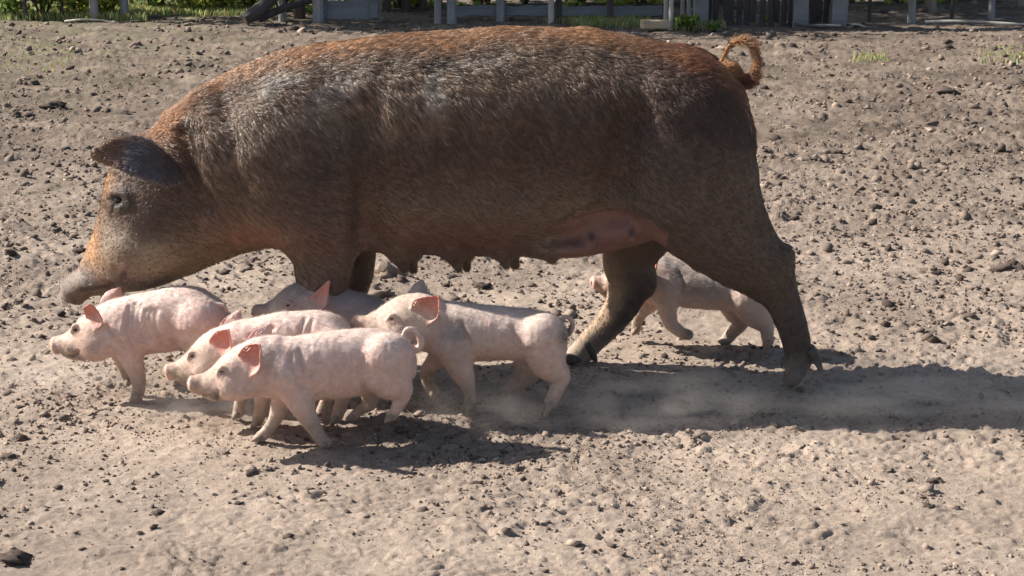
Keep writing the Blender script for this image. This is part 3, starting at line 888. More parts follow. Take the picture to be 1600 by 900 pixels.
        pale = np.clip(pale, 0, 1)
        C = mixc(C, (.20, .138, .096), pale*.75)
        C = mixc(C, (.36, .19, .095), sstep(.90, 1.0, rel)*(.8+.5*nz)*sstep(P(1120, 0)[0], P(960, 0)[0], x))
        C = mixc(C, (.17, .065, .035), sstep(.84, .98, rel)*sstep(P(930, 0)[0], P(1080, 0)[0], x)*.8)
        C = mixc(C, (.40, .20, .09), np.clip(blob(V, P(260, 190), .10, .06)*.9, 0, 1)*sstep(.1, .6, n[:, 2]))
        # head
        C = mixc(C, (.095, .062, .047), np.clip(blob(V, PN(245, 325), .12)*1.1, 0, 1))
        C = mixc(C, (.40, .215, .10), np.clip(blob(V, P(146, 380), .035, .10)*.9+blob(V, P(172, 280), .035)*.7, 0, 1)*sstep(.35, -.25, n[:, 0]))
        C = mixc(C, (.27, .185, .115), np.clip(blob(V, PN(280, 408), .13, .055)*.9, 0, 1))
        C = mixc(C, (.28, .145, .09), np.clip(blob(V, PN(400, 372), .10, .045)*.85, 0, 1))
        C = mixc(C, (.36, .30, .23), blob(V, PN(185, 372), .045, .06)*.55*sstep(-.3, .3, nf+.15))
        C = mixc(C, (.34, .27, .19), blob(V, PN(238, 388), .03, .02)*.7)
        C = mixc(C, (.045, .036, .034), np.clip(blob(V, B.skin(fr, 188, 312), .030, .022)*1.25, 0, 1))
        C = mixc(C, (.26, .24, .22), np.clip(blob(V, B.skin(fr, 182, 300), .016, .007), 0, 1)*.6*sstep(-.3, .3, nf))
        C = mixc(C, (.05, .036, .032), np.clip(blob(V, B.skin(fr, 177, 338), .006, .022)*1.1, 0, 1)*.7)
        C = mixc(C, (.22, .18, .155), np.clip(blob(V, PN(130, 445), .05, .03)*1.1, 0, 1)*sstep(-.5, .1, nf+.2))
        C = mixc(C, (.50, .40, .37), np.clip(blob(V, P(103, 458), .016, .022)*1.0, 0, 1))
        C = mixc(C, (.05, .037, .033), np.clip(blob(V, PN(212, 446), .06, .028)*1.2, 0, 1))
        C = mixc(C, (.27, .17, .14), np.clip(blob(V, PN(196, 414), .012, .02)*1.0, 0, 1)*.7)
        C = mixc(C, (.05, .03, .027), near_line(V, mouth, .011)*.85)
        # ears: near one blue-grey, the sky's light put into its colour
        C = mixc(C, (.095, .085, .092), np.clip(earw*(.9+.4*nf), 0, 1)*(V[:, 1] < 0))
        C = mixc(C, (.13, .075, .055), earw*.95*(V[:, 1] > 0))
        C = mixc(C, (.17, .095, .062), earw*(V[:, 1] < 0)*sstep(P(192, 0, -.23)[0], P(168, 0, -.23)[0], x))
        # udder and belly skin
        az_ = np.interp(x, [P(u, v, -.14)[0] for u, v in arc], [P(u, v+4, -.14)[2] for u, v in arc], left=-1, right=-1)
        w = sstep(az_+.004, az_-.010, z)*(az_ > 0)*(z > .24)*(V[:, 1] < .03)*sstep(.27, .30, z+(V[:, 1] < -.03)*.05)
        C = mixc(C, (.20, .105, .088), np.clip(w*(.85+.3*nf)+sstep(-.3, -.8, n[:, 2])*blob(V, PN(800, 385), .45, .06)*.5, 0, 1))
        C = mixc(C, (.185, .105, .076), np.clip(blob(V, PN(700, 372), .28, .055)*.9, 0, 1))
        for u, v in ((986, 364), (924, 370)):
            C = mixc(C, (.07, .045, .045), np.clip(blob(V, B.skin(fr, u, v), .007, .010)*1.2, 0, 1)*(V[:, 1] < -.02))
        # legs: near ones dark, far hind one painted tan in front as if sunlit, dusty below
        w = sstep(.30, .16, z)
        C = mixc(C, (.075, .058, .05), w*.8)
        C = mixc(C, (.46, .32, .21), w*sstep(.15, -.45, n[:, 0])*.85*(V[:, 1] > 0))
        C = mixc(C, (.32, .26, .205), sstep(.12, .02, z+nz*.03)*.75)
        # dried mud on the shoulder and back
        mud = sstep(.10, .35, fbm3(V*np.array([19, 19, 11.0])+3, 3))
        w = np.clip(blob(V, PN(690, 125), .16, .06)+blob(V, PN(430, 140), .12, .06)*.9+blob(V, PN(560, 130), .15, .04)*.5, 0, 1)*mud
        C = mixc(C, (.34, .30, .255), w*.9)
        C = mixc(C, (.05, .037, .033), np.clip(blob(V, PN(700, 98), .10, .02)*1.2, 0, 1)*sstep(.0, .3, fbm3(V*22+9, 2)))
        # tail
        w = np.clip(blob(V, P(1140, 82), .035, .06)*1.3, 0, 1)*(z > P(0, 112)[2])
        C = mixc(C, (.36, .18, .07), w*.8)
        return np.clip(C, .01, .8), rel, pale
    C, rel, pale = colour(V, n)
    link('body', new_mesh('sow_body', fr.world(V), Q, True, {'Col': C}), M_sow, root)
    for e in eyes: make_eye(root, e, R(7.5), M_eye)
    for key, toe in (('nf', (496, 590)), ('ff', (520, 577)), ('nh', (1232, 597)), ('fh', (880, 575))):
        a = L[key][-1]; t = P(*toe, a[1])
        make_hoof(fr, a[:3], (t[0], a[1], max(t[2], .012)), a[3]*1.02, M_hoof, root, dew=True)
    # bristles
    dens = .7+.3*sstep(.1, .5, rel)+1.4*sstep(.7, .95, rel)
    az_ = np.interp(V[:, 0], [P(u, v, -.14)[0] for u, v in arc], [P(u, v+4, -.14)[2] for u, v in arc], left=-1, right=-1)
    dens = dens*(1-.95*(sstep(az_+.004, az_-.008, V[:, 2])*(az_ > 0)*(V[:, 2] > .24)))
    dens = dens*(1-.9*np.clip(blob(V, P(102, 455), .03, .04)*1.2, 0, 1))
    dens = dens*np.where(V[:, 2] < .06, .05, 1)*np.where(n[:, 2] < -.7, .75, 1)
    dens = dens*(1-.55*earw)
    # little hair on the far side, which the photograph does not show
    dens = dens*np.where(n[:, 1] > .5, .45, 1)
    nh = 140000
    T, w = sample_surface(V, Q, nh, dens)
    root_p = (V[T]*w[:, :, None]).sum(1); nn = unit((n[T]*w[:, :, None]).sum(1)); cc = (C[T]*w[:, :, None]).sum(1); rl = (rel[T]*w[:, :, None].squeeze(-1)).sum(1) if False else (rel[T]*w).sum(1)
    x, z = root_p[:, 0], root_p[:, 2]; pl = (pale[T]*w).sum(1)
    flow = np.zeros_like(root_p); flow[:, 0] = 1.0
    flow[:, 2] = -.55*sstep(.98, .6, rl)-.75*sstep(.98, .82, rl)*sstep(.45, .62, rl)
    hd = sstep(P(330, 300)[0], P(230, 300)[0], x)       # head: combed back along the skull
    flow = flow*(1-hd[:, None])+np.array([[-ax[0], 0, -ax[1]]])*hd[:, None]
    lw = sstep(.34, .2, z)                              # legs: combed down
    flow = flow*(1-lw[:, None])+np.array([[.25, 0, -1]])*lw[:, None]
    sw = fbm3(root_p*6+2, 2); sw2 = fbm3(root_p*30+8, 2)
    flow[:, 2] += sw*.55+sw2*.35; flow[:, 1] += fbm3(root_p*7+20, 2)*.35
    flow = flow+rng.normal(0, .24, flow.shape)
    flow = unit(flow-nn*(flow*nn).sum(1, keepdims=True))
    ridge = sstep(.80, .97, rl)*(1-hd)
    tail = (x > P(1120, 90)[0]) & (z > P(1120, 118)[2])
    ln = .0135+.009*sstep(.5, .8, rl)+.004*ridge
    ln = ln*(1-.45*hd)*(1-.35*lw)*rng.uniform(.65, 1.25, nh)
    ln[tail] = rng.uniform(.004, .012, tail.sum()); tuft = tail & (z > P(0, 70)[2]); ln[tuft] *= 2.4
    lift = .12+.12*ridge+rng.uniform(0, .12, nh)+.18*np.maximum(sw2, 0)
    lift[tail] = .75
    tipdir = unit(flow+nn*lift[:, None])
    tip = root_p+tipdir*ln[:, None]
    # wet-looking clumps: strands lean to the tip of the nearest clump centre
    nc = 17000
    kd = kdtree.KDTree(nc)
    for i in range(nc): kd.insert(root_p[i], i)
    kd.balance()
    near = np.array([kd.find(p_)[1] for p_ in root_p])
    cl = (.15+.65*rng.random(nh))*(.35+.75*sstep(.45, .65, rl)*sstep(1.02, .88, rl))
    tip = tip+(tip[near]-tip)*cl[:, None]
    bend = -nn*(ln*.18)[:, None]+np.array([[0, 0, -1]])*(ln*.10)[:, None]
    def strand(t): return root_p+(tip-root_p)*t+bend*(t*t)+nn*(ln*.10*math.sin(math.pi*t))[:, None]
    hcol = cc*rng.uniform(.75, 1.5, (nh, 1))
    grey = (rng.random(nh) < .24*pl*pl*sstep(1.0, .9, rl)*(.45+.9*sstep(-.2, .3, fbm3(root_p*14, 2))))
    hcol[grey] = np.array([.46, .39, .315])*rng.uniform(.7, 1.3, (grey.sum(), 1))  # pale strands painted for the sheen on the lit back
    red = sstep(.9, 1.0, rl)*(1-hd)*(rng.random(nh) < .7)*sstep(P(1120, 0)[0], P(960, 0)[0], x)
    hcol = hcol*(1-red[:, None])+np.array([[.42, .235, .125]])*red[:, None]*rng.uniform(.6, 1.2, (nh, 1))
    hcol[tail] = np.array([.33, .17, .07])*rng.uniform(.6, 1.2, (tail.sum(), 1))
    rad = rng.uniform(.00032, .00070, nh)
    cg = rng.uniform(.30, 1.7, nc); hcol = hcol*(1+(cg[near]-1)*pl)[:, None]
    W = lambda t: fr.world(strand(t))
    make_hair('bristles', root_p, W, 5, rad, np.clip(hcol, .01, .8), M_bristle, root)
    return root

# ------------------------------------------------------------------ the piglets
HEAD = [(-.22, .34, -.40, .30), (-.02, .40, -.40, .345), (.17, .405, -.385, .36), (.34, .375, -.38, .355), (.48, .315, -.37, .33), (.60, .245, -.345, .285), (.70, .175, -.335, .245), (.81, .125, -.30, .20), (.89, .09, -.25, .16), (.95, .085, -.19, .14)]
def build_piglet(S):
    fr = Frame(S['uc'], S['v0'], S.get('slope', 0.0))
    P, R = fr.p, fr.r
    root = empty('piglet', (fr.xc, fr.Y0, 0))
    tag(root, S['label'], 'piglet', 'piglets trotting beside the sow')
    us = [q[0] for q in S['trunk']]+[S['snout'][0]]
    vs = [q[1] for q in S['trunk']]+[e[1] for e in S['ear'][0]]
    lo = P(min(us)-12, S['v0']); hi = P(max(us)+30, min(vs)-28)
    B = Body((lo[0]-.01, -.105, -.012), (hi[0]+.01, .105, hi[2]+.01), .0027)
    sec = []
    for u, t, b_, w in S['trunk']:
        a = P(u, t); c = P(u, b_); sec.append((a[0], a[2], c[2]+R(3), R(w*.92)))
    B.loft((0, 0), (1, 0), (0, 1), sec, k=.01, p=2.15, taper=-.05)
    H0, H1 = P(*S['h0']), P(*S['snout'])
    av = np.array([H1[0]-H0[0], H1[2]-H0[2]]); L = np.linalg.norm(av); ax = av/L; up = np.array([ax[1], -ax[0]])
    if up[1] < 0: up = -up
    B.loft((H0[0], H0[2]), ax, up, [(s*L, t*L, b_*L, w*L) for s, t, b_, w in HEAD], k=.022, p=2.1, taper=.06)
    hp = lambda s, t, y=0.0: np.array([H0[0]+ax[0]*s*L+up[0]*t*L, y*L, H0[2]+ax[1]*s*L+up[1]*t*L])
    # nose disc, nostrils, mouth, cheeks, eyes
    B.chain([(*hp(.93, -.02), .115*L), (*hp(.985, -.02), .118*L)], k=.005, sy=1.15, n=1)
    rim = [(*hp(1.02, -.02+.105*math.sin(a), .12*math.cos(a)), .026*L) for a in np.linspace(0, 2*math.pi, 13)]
    B.chain(rim, k=.004, n=2)
    eyes = []
    for s in (-1, 1):
        B.ell(hp(1.05, -.015, s*.052), (.035*L, .030*L, .04*L), k=.003, cut=True)
        q = hp(.40, -.16, s*.25); B.ell(q, (.20*L, .12*L, .17*L), k=.02)
        g = []
        for ss, tt in ((.95, -.155), (.86, -.19), (.76, -.205), (.68, -.18), (.63, -.13)):
            q = hp(ss, tt); q[1] = B.surf_y(q[0], q[2], s); g.append((*q, .026*L))
        B.groove(g, k=.004)
        ES, ET = S.get('eye', (.5, .11)); e = hp(ES, ET); ye = B.surf_y(e[0], e[2], s)
        a1, a2, a3 = hp(ES+.08, ET-.01), hp(ES+.01, ET+.055), hp(ES-.07, ET+.015)
        B.chain([(a1[0], ye, a1[2], .020*L), (a2[0], ye+s*.0022, a2[2], .034*L), (a3[0], ye+s*.003, a3[2], .024*L)], k=.006)
        a1, a2, a3 = hp(ES+.08, ET-.02), hp(ES+.01, ET-.055), hp(ES-.07, ET-.01)
        B.chain([(a1[0], ye, a1[2], .018*L), (a2[0], ye+s*.0018, a2[2], .030*L), (a3[0], ye+s*.003, a3[2], .022*L)], k=.006)
        eyes.append((e[0], ye+s*.0024, e[2]))
    # ears
    def earpts(E3, side):
        (F, M_, B_) = E3
        return [[P(u, v, 0)*np.array([1, 0, 1])+np.array([0, side*y*L, 0]) for u, v, y in e] for e in (F, M_, B_)]
    f_, m_, b_ = earpts(S['ear'], -1)
    B.ear(f_, m_, b_, .0034, k=.005, ribs=13, m=8)
    f2, m2, b2 = earpts(S.get('ear_far', S['ear']), 1)
    B.ear(f2, m2, b2, .0034, k=.005, ribs=13, m=8)
    # legs
    dyf = S.get('dy', .034)
    LG = {}
    for key, dy in (('nf', -dyf), ('ff', dyf), ('nh', -dyf*1.05), ('fh', dyf*1.05)):
        LG[key] = fr.leg(S[key], dy)
        B.chain(LG[key], k=.014 if key in ('nf', 'nh') else .012, sy=.82)
    # tail
    tl = [(*P(u, v, y), R(r_)) for (u, v, y, r_) in S['tail']]
    B.chain(tl, k=.004)
    # skin folds on the side
    for k_, pts in enumerate(S.get('folds', [])):
        g = []
        for u, v in pts:
            q = P(u, v); y = B.surf_y(q[0], q[2], -1)
            if y < -.008: g.append((q[0], y-R(.9), q[2], R(2.2)))
        if len(g) > 2: B.groove(g, k=.009)
    V, Q = B.mesh()
    n = vert_normals(V, Q)
    wr = fbm3(V*np.array([120, 60, 16.0])+3, 2)*sstep(.06, .10, V[:, 2])
    V = V+n*(fbm3(V*28, 3)*.0024+wr*.0011*sstep(-.2, .4, fbm3(V*14+9, 2))+fbm3(V*110+5, 2)*.0006)[:, None]
    n = vert_normals(V, Q)
    nz = fbm3(V*22, 3); nz2 = fbm3(V*60+4, 3)
    # skin colour: pink, paler on top, rosy ears and nose, mud on muzzle, legs and belly
    base = np.array(S.get('base', (.70, .515, .45)))
    C = np.tile(base[None], (len(V), 1))
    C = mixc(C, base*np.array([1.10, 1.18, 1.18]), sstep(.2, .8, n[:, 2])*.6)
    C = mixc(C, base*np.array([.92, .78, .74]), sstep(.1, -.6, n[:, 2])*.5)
    q = hp(1.0, -.02); w = np.clip(np.exp(-((V-q)**2).sum(1)/(.095*L)**2)*1.2, 0, 1)
    muz = np.clip(np.exp(-((V-hp(.80, -.02))**2).sum(1)/(.22*L)**2)*1.2, 0, 1)
    hs_ = ((V[:, 0]-H0[0])*ax[0]+(V[:, 2]-H0[2])*ax[1])/L
    C = mixc(C, base*np.array([.86, .78, .68]), sstep(.1, .6, hs_)*(1-B.ear_weight(V, .009))*(.45+.5*sstep(-.3, .4, nz)))
    C = mixc(C, (.38, .285, .205), muz*.9*sstep(-.45, .3, nz2+.1))
    C = mixc(C, (.62, .30, .26), w)
    C = mixc(C, (.50, .17, .14), np.clip(np.exp(-((V-hp(.96, -.14))**2).sum(1)/(.07*L)**2), 0, 1)*.7)
    q = hp(.74, -.22); C = mixc(C, (.12, .10, .08), np.clip(np.exp(-((V-q)**2)[:, [0, 2]].sum(1)/(.10*L)**2)*1.4, 0, 1)*sstep(-.5, .2, nz2))  # mouth shadow painted as a dark patch under the snout
    q = hp(ES, ET); C = mixc(C, (.34, .22, .19), np.clip(np.exp(-((V-q)**2)[:, [0, 2]].sum(1)/(.042*L)**2)*.9, 0, 1))
    # ears: rosy inside (the side that faces forwards and out)
    ew = B.ear_weight(V, .0075)
    for (f__, m__, b__, s) in ((f_, m_, b_, -1), (f2, m2, b2, 1)):
        ind = unit((f__[1]+b__[1])/2-m__[1])
        inner = sstep(.0, .5, (n*ind[None]).sum(1))
        up_ = sstep(.5, 1.4, (V[:, 2]-b__[0][2])/(abs(f__[-1][2]-b__[0][2])+1e-6)+.55)
        C = mixc(C, (.62, .20, .155), ew*(V[:, 1]*s > 0)*np.clip(.25+.7*inner*up_, 0, 1))
    # dirt
    lower = sstep(.105, .02, V[:, 2]+nz*.045)
    C = mixc(C, (.34, .27, .205), lower*.8)
    C = mixc(C, (.42, .33, .27), sstep(.10, .50, nz)*.22)
    C = mixc(C, base*np.array([.98, .80, .76]), sstep(.0, .5, fbm3(V*17+31, 3))*.3)
    C = mixc(C, base*1.12, sstep(.1, .5, fbm3(V*np.array([90, 60, 25.0]), 2))*.15)
    for u, v, r_, col, a in S.get('spots', []):
        C = mixc(C, col, np.clip(blob(V, P(u, v), R(r_))*1.2, 0, 1)*a*sstep(-.5, .3, nz2+.2))
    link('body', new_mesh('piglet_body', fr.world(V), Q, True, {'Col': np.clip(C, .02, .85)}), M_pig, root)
    for e in eyes: make_eye(root, e if fr.slope == 0 else (e[0], e[1]+fr.slope*e[0], e[2]), .030*L, M_eye, .42, 1.6, math.atan2(ax[1], ax[0])+math.pi)
    for key in ('nf', 'ff', 'nh', 'fh'):
        a = np.array(LG[key][-1]); b_ = np.array(LG[key][-2])
        d = (a-b_)[:3]; d /= np.linalg.norm(d)
        toe = a[:3]+d*a[3]*.9+np.array([-a[3]*.55, 0, 0])
        if key in S.get('planted', ()): toe[2] = min(toe[2], max(a[2]-a[3]*.9, .004)); toe[2] = .004
        make_hoof(fr, a[:3]-d*a[3]*.1, toe, a[3]*.95, M_phoof, root)
    # peach fuzz
    nh = 9000
    T, w = sample_surface(V, Q, nh, (.35+sstep(-.3, .5, n[:, 2])+.6*(n[:, 1] < -.2))*(1-.95*B.ear_weight(V, .010)))
    rp_ = (V[T]*w[:, :, None]).sum(1); nn = unit((n[T]*w[:, :, None]).sum(1))
    fl = np.zeros_like(rp_); fl[:, 0] = 1; fl[:, 2] = -.45
    fl = fl+rng.normal(0, .25, fl.shape); fl = unit(fl-nn*(fl*nn).sum(1, keepdims=True))
    ln = rng.uniform(.004, .011, nh)
    tp = unit(fl+nn*rng.uniform(.25, .7, (nh, 1)))*ln[:, None]
    hc_ = np.array([[.62, .52, .44]])*rng.uniform(.8, 1.1, (nh, 1))
    make_hair('fuzz', rp_, lambda t: fr.world(rp_+tp*t), 3, rng.uniform(.00012, .00026, nh), hc_, M_fuzz, root)
    return root

GREY = (.20, .17, .16)
def std_ear(h0, sn, tip=(-.09, .44), F0=(.27, .29), F1=(.12, .41), B0=(.20, -.03), B1=(-.01, .10), out=.54):
    """ear traced in the head's own axes: from the brow, out to a tip that points back and sideways"""
    h0 = np.array(h0, float); sn = np.array(sn, float); d = sn-h0; L = np.linalg.norm(d); a = d/L; u = np.array([a[1], -a[0]])
    if u[1] > 0: u = -u
    q = lambda st, y: (*(h0+a*st[0]*L+u*st[1]*L), y)
    m0 = ((F0[0]+B0[0])/2-.04, (F0[1]+B0[1])/2); m1 = ((F1[0]+B1[0])/2-.07, (F1[1]+B1[1])/2)
    return [[q(F0, .27), q(F1, .40), q(tip, out)], [q(m0, .31), q(m1, .38), q((tip[0]-.01, tip[1]-.01), out)], [q(B0, .34), q(B1, .50), q((tip[0]-.005, tip[1]-.02), out+.01)]]

PIGS = []
PIGS.append(dict(label='pale pink piglet nearest the camera, its legs over the dark shadow in front', uc=460, v0=692, slope=.22,
    eye=(.53, .13), snout=(303, 598), h0=(415, 572),
    trunk=[(396, 536, 610, 32), (425, 529, 622, 38), (465, 526, 627, 43), (510, 519, 626, 46), (550, 516, 622, 47), (585, 515, 614, 46), (615, 520, 606, 42), (636, 533, 600, 32), (650, 556, 590, 14)],
    nf=[(452, 585, 30), (466, 622, 22), (482, 655, 14), (498, 680, 10), (508, 692, 9.5)],
    ff=[(448, 590, 24), (440, 630, 16), (430, 655, 11.5), (417, 673, 10), (408, 682, 9.5)],
    nh=[(606, 560, 41), (608, 590, 34), (626, 608, 19), (624, 630, 12), (612, 650, 9)],
    fh=[(590, 590, 26), (580, 614, 17), (576, 632, 11.5), (562, 641, 8.5), (552, 650, 8)],
    tail=[(640, 545, 0, 8), (652, 546, -.003, 6), (658, 536, -.006, 5), (652, 520, -.01, 4.5), (640, 514, -.013, 4.2), (631, 520, -.016, 3.8), (632, 530, -.019, 3.4), (640, 533, -.021, 2.6)],
    folds=[[(458, 545), (462, 560), (472, 578), (480, 592)], [(470, 540), (476, 556), (488, 574)], [(571, 548), (566, 565), (570, 585), (574, 602)]],
    spots=[(586, 612, 16, (.24, .18, .13), .7), (560, 640, 16, (.26, .2, .14), .9), (612, 650, 14, (.3, .23, .17), .8)],
    planted=('nf', 'ff')))
PIGS.append(dict(label='leftmost pale piglet striding ahead beneath the lowered head of the sow', uc=200, v0=622, slope=.05,
    eye=(.60, .17), snout=(88, 537), h0=(192, 511),
    trunk=[(172, 477, 545, 33), (200, 465, 553, 39), (232, 456, 554, 43), (262, 450, 551, 45), (292, 448, 546, 45), (320, 455, 541, 41), (344, 471, 532, 31), (358, 492, 518, 14)],
    nf=[(192, 522, 27), (204, 558, 19), (214, 586, 13), (217, 606, 10.5), (214, 616, 10)],
    ff=[(188, 540, 20), (193, 568, 11), (196, 584, 9), (202, 594, 8.5)],
    nh=[(312, 505, 41), (318, 538, 28), (340, 562, 15), (346, 592, 11), (344, 610, 9.5)],
    fh=[(306, 520, 34), (316, 552, 20), (338, 576, 12), (340, 600, 10), (334, 608, 9)],
    tail=[(352, 494, 0, 8), (349, 506, -.01, 6), (338, 502, -.02, 5), (332, 488, -.025, 4.6), (338, 477, -.028, 4.2), (349, 477, -.03, 3.6), (354, 486, -.03, 2.6)],
    folds=[[(u, 468+(u*7) % 11), (u-2, 490), (u+2, 510), (u+8, 522+(u*3) % 9)] for u in (208, 217, 225, 234, 243, 251)]+[[(272, 498), (273, 515), (280, 534), (286, 546)], [(176, 500), (190, 515), (202, 530)]],
    spots=[(118, 545, 10, (.2, .16, .12), .7), (216, 612, 16, (.30, .235, .175), .8)],
    planted=('nf', 'nh', 'fh')))
PIGS[-1]['ear'] = [[(142, 490, .27), (142, 472, .40), (152, 461, .5)], [(152, 492, .31), (157, 478, .36), (156, 463, .5)], [(158, 506, .34), (172, 490, .48), (161, 465, .51)]]
PIGS[-1]['ear_far'] = [[(150, 480, .27), (158, 466, .40), (176, 460, .5)], [(160, 484, .31), (168, 472, .36), (176, 462, .5)], [(166, 492, .34), (180, 478, .46), (177, 463, .51)]]
PIGS.append(dict(label='pale piglet squeezed between the leftmost and the nearest one, only head and back showing', uc=420, v0=660, slope=.1,
    eye=(.57, .155), snout=(266, 578), h0=(370, 547),
    trunk=[(366, 508, 585, 33), (395, 498, 592, 38), (430, 490, 595, 42), (468, 487, 592, 44), (500, 487, 588, 43), (525, 494, 580, 39), (545, 509, 570, 29), (557, 530, 555, 13)],
    nf=[(402, 560, 26), (408, 606, 16), (409, 634, 11.5), (403, 655, 10)],
    ff=[(396, 565, 22), (386, 602, 13), (376, 628, 10), (372, 645, 9)],
    nh=[(520, 548, 38), (522, 585, 25), (538, 610, 13), (532, 636, 10), (526, 652, 9)],
    fh=[(506, 560, 32), (500, 590, 18), (512, 612, 11), (505, 636, 9), (500, 648, 9)],
    tail=[(550, 522, 0, 8), (560, 526, 0, 5), (565, 538, 0, 4), (560, 550, 0, 3)],
    folds=[[(480, 492), (474, 505), (468, 518)], [(490, 494), (486, 508), (482, 520)], [(400, 515), (412, 508), (430, 505)]],
    spots=[(285, 582, 12, (.36, .27, .19), .8), (320, 560, 26, (.5, .40, .30), .5), (300, 590, 10, (.2, .16, .11), .8)],
    planted=('nf', 'nh', 'fh')))
PIGS.append(dict(label='shaded greyish piglet right in front of the foreleg of the sow', uc=520, v0=611, slope=.05, base=(.48, .39, .365),  # base skin darkened and greyed to carry the sow's shadow
    eye=(.43, .11), snout=(402, 486), h0=(497, 474),
    trunk=[(485, 456, 530, 30), (512, 453, 545, 36), (542, 455, 550, 40), (572, 461, 547, 40), (598, 471, 542, 36), (618, 488, 532, 26), (630, 506, 520, 12)],
    nf=[(512, 510, 26), (514, 550, 17), (516, 580, 11.5), (512, 602, 10)],
    ff=[(508, 512, 24), (500, 550, 15), (494, 578, 10), (488, 598, 9)],
    nh=[(594, 508, 34), (596, 542, 23), (608, 564, 12.5), (603, 588, 9.5), (598, 602, 9)],
    fh=[(582, 515, 30), (576, 548, 18), (586, 570, 11), (580, 590, 9), (576, 600, 9)],
    tail=[(622, 490, 0, 7), (632, 492, 0, 4.5), (640, 502, 0, 4), (640, 514, 0, 3)],
    spots=[(472, 443, 22, (.24, .21, .21), .8), (560, 470, 60, (.36, .30, .29), .5), (425, 478, 16, (.66, .54, .43), .9)],
    planted=('nf', 'ff', 'nh', 'fh')))
PIGS[-1]['ear'] = [[(482, 466, .26), (498, 448, .38), (519, 428, .48)], [(494, 474, .31), (506, 458, .36), (519, 430, .48)], [(492, 484, .34), (514, 466, .46), (518, 432, .49)]]
PIGS[-1]['ear_far'] = [[(470, 455, .26), (474, 442, .38), (482, 436, .5)], [(480, 462, .31), (484, 448, .36), (484, 438, .5)], [(486, 470, .34), (492, 455, .46), (485, 438, .5)]]
PIGS.append(dict(label='piglet with big upright ears and a dark curled tail, rightmost of the five in front', uc=760, v0=643, slope=.03, base=(.63, .48, .415),
    eye=(.45, .12), snout=(558, 504), h0=(664, 500),
    trunk=[(656, 486, 545, 34), (686, 473, 558, 40), (725, 474, 565, 44), (768, 479, 565, 46), (805, 482, 564, 45), (840, 486, 561, 42), (866, 496, 556, 33), (884, 517, 540, 14)],
    nf=[(706, 538, 30), (718, 572, 21), (728, 594, 14), (734, 612, 10.5), (735, 624, 10)],
    ff=[(694, 548, 22), (680, 565, 15), (668, 580, 11), (669, 598, 9.5), (677, 612, 9)],
    nh=[(848, 528, 40), (856, 566, 28), (876, 588, 15), (869, 610, 11.5), (861, 628, 10)],
    fh=[(828, 555, 28), (822, 585, 17), (804, 602, 11), (790, 613, 9.5)],
    tail=[(880, 522, 0, 8), (890, 518, 0, 5.5), (895, 508, 0, 4.5), (891, 498, -.002, 4), (882, 495, -.004, 3.6), (877, 500, -.006, 3.2), (880, 507, -.008, 2.4)],
    folds=[[(800, 500), (802, 512), (808, 522)], [(812, 502), (812, 514)], [(722, 495), (730, 512), (736, 530)]],
    spots=[(722, 508, 18, (.28, .235, .21), .8), (700, 520, 20, (.33, .27, .24), .6), (640, 485, 30, (.50, .40, .30), .6), (885, 515, 14, (.14, .12, .12), .9), (672, 600, 22, (.27, .215, .16), .9), (815, 590, 18, (.36, .28, .22), .7)],
    planted=('nf', 'nh')))
PIGS[-1]['ear'] = [[(644, 478, .26), (652, 458, .40), (688, 448, .50)], [(664, 487, .31), (674, 470, .34), (688, 450, .50)], [(668, 500, .34), (686, 482, .48), (689, 452, .51)]]
PIGS[-1]['ear_far'] = [[(638, 470, .26), (642, 458, .38), (655, 450, .55)], [(650, 475, .31), (656, 464, .36), (657, 452, .55)], [(656, 482, .34), (666, 470, .48), (658, 453, .56)]]
PIGS.append(dict(label='grey spotted piglet farther back, seen between the hind legs of the sow', uc=1110, v0=541, slope=0.0, base=(.63, .48, .415),
    snout=(930, 440), h0=(1016, 436),
    trunk=[(1008, 412, 470, 28), (1032, 403, 478, 32), (1064, 408, 482, 36), (1100, 417, 485, 38), (1135, 425, 487, 37), (1164, 437, 489, 34), (1186, 456, 488, 25), (1200, 476, 486, 11)],
    nf=[(1042, 452, 24), (1043, 486, 15), (1050, 508, 10.5), (1066, 521, 8.5), (1076, 523, 8)],
    ff=[(1026, 462, 20), (1004, 485, 12), (996, 503, 9), (994, 514, 8)],
    nh=[(1168, 464, 32), (1182, 490, 23), (1196, 508, 13), (1199, 524, 9.5), (1200, 533, 9)],
    fh=[(1150, 478, 26), (1158, 502, 14), (1146, 518, 10.5), (1134, 532, 9)],
    tail=[(1194, 470, 0, 7), (1202, 472, 0, 4.5), (1206, 482, 0, 4), (1202, 490, 0, 3)],
    folds=[[(1058, 420), (1064, 432), (1062, 446)]],
    spots=[(1062, 414, 18, GREY, .85), (1085, 436, 20, (.24, .20, .18), .7), (1115, 441, 22, (.28, .24, .21), .6), (1045, 405, 12, (.2, .18, .18), .8), (1076, 522, 12, (.3, .23, .17), .9), (995, 510, 14, (.34, .25, .17), .8)],
    planted=('nh', 'fh')))
for S in PIGS:
    if 'ear' not in S: S['ear'] = std_ear(S['h0'], S['snout'])
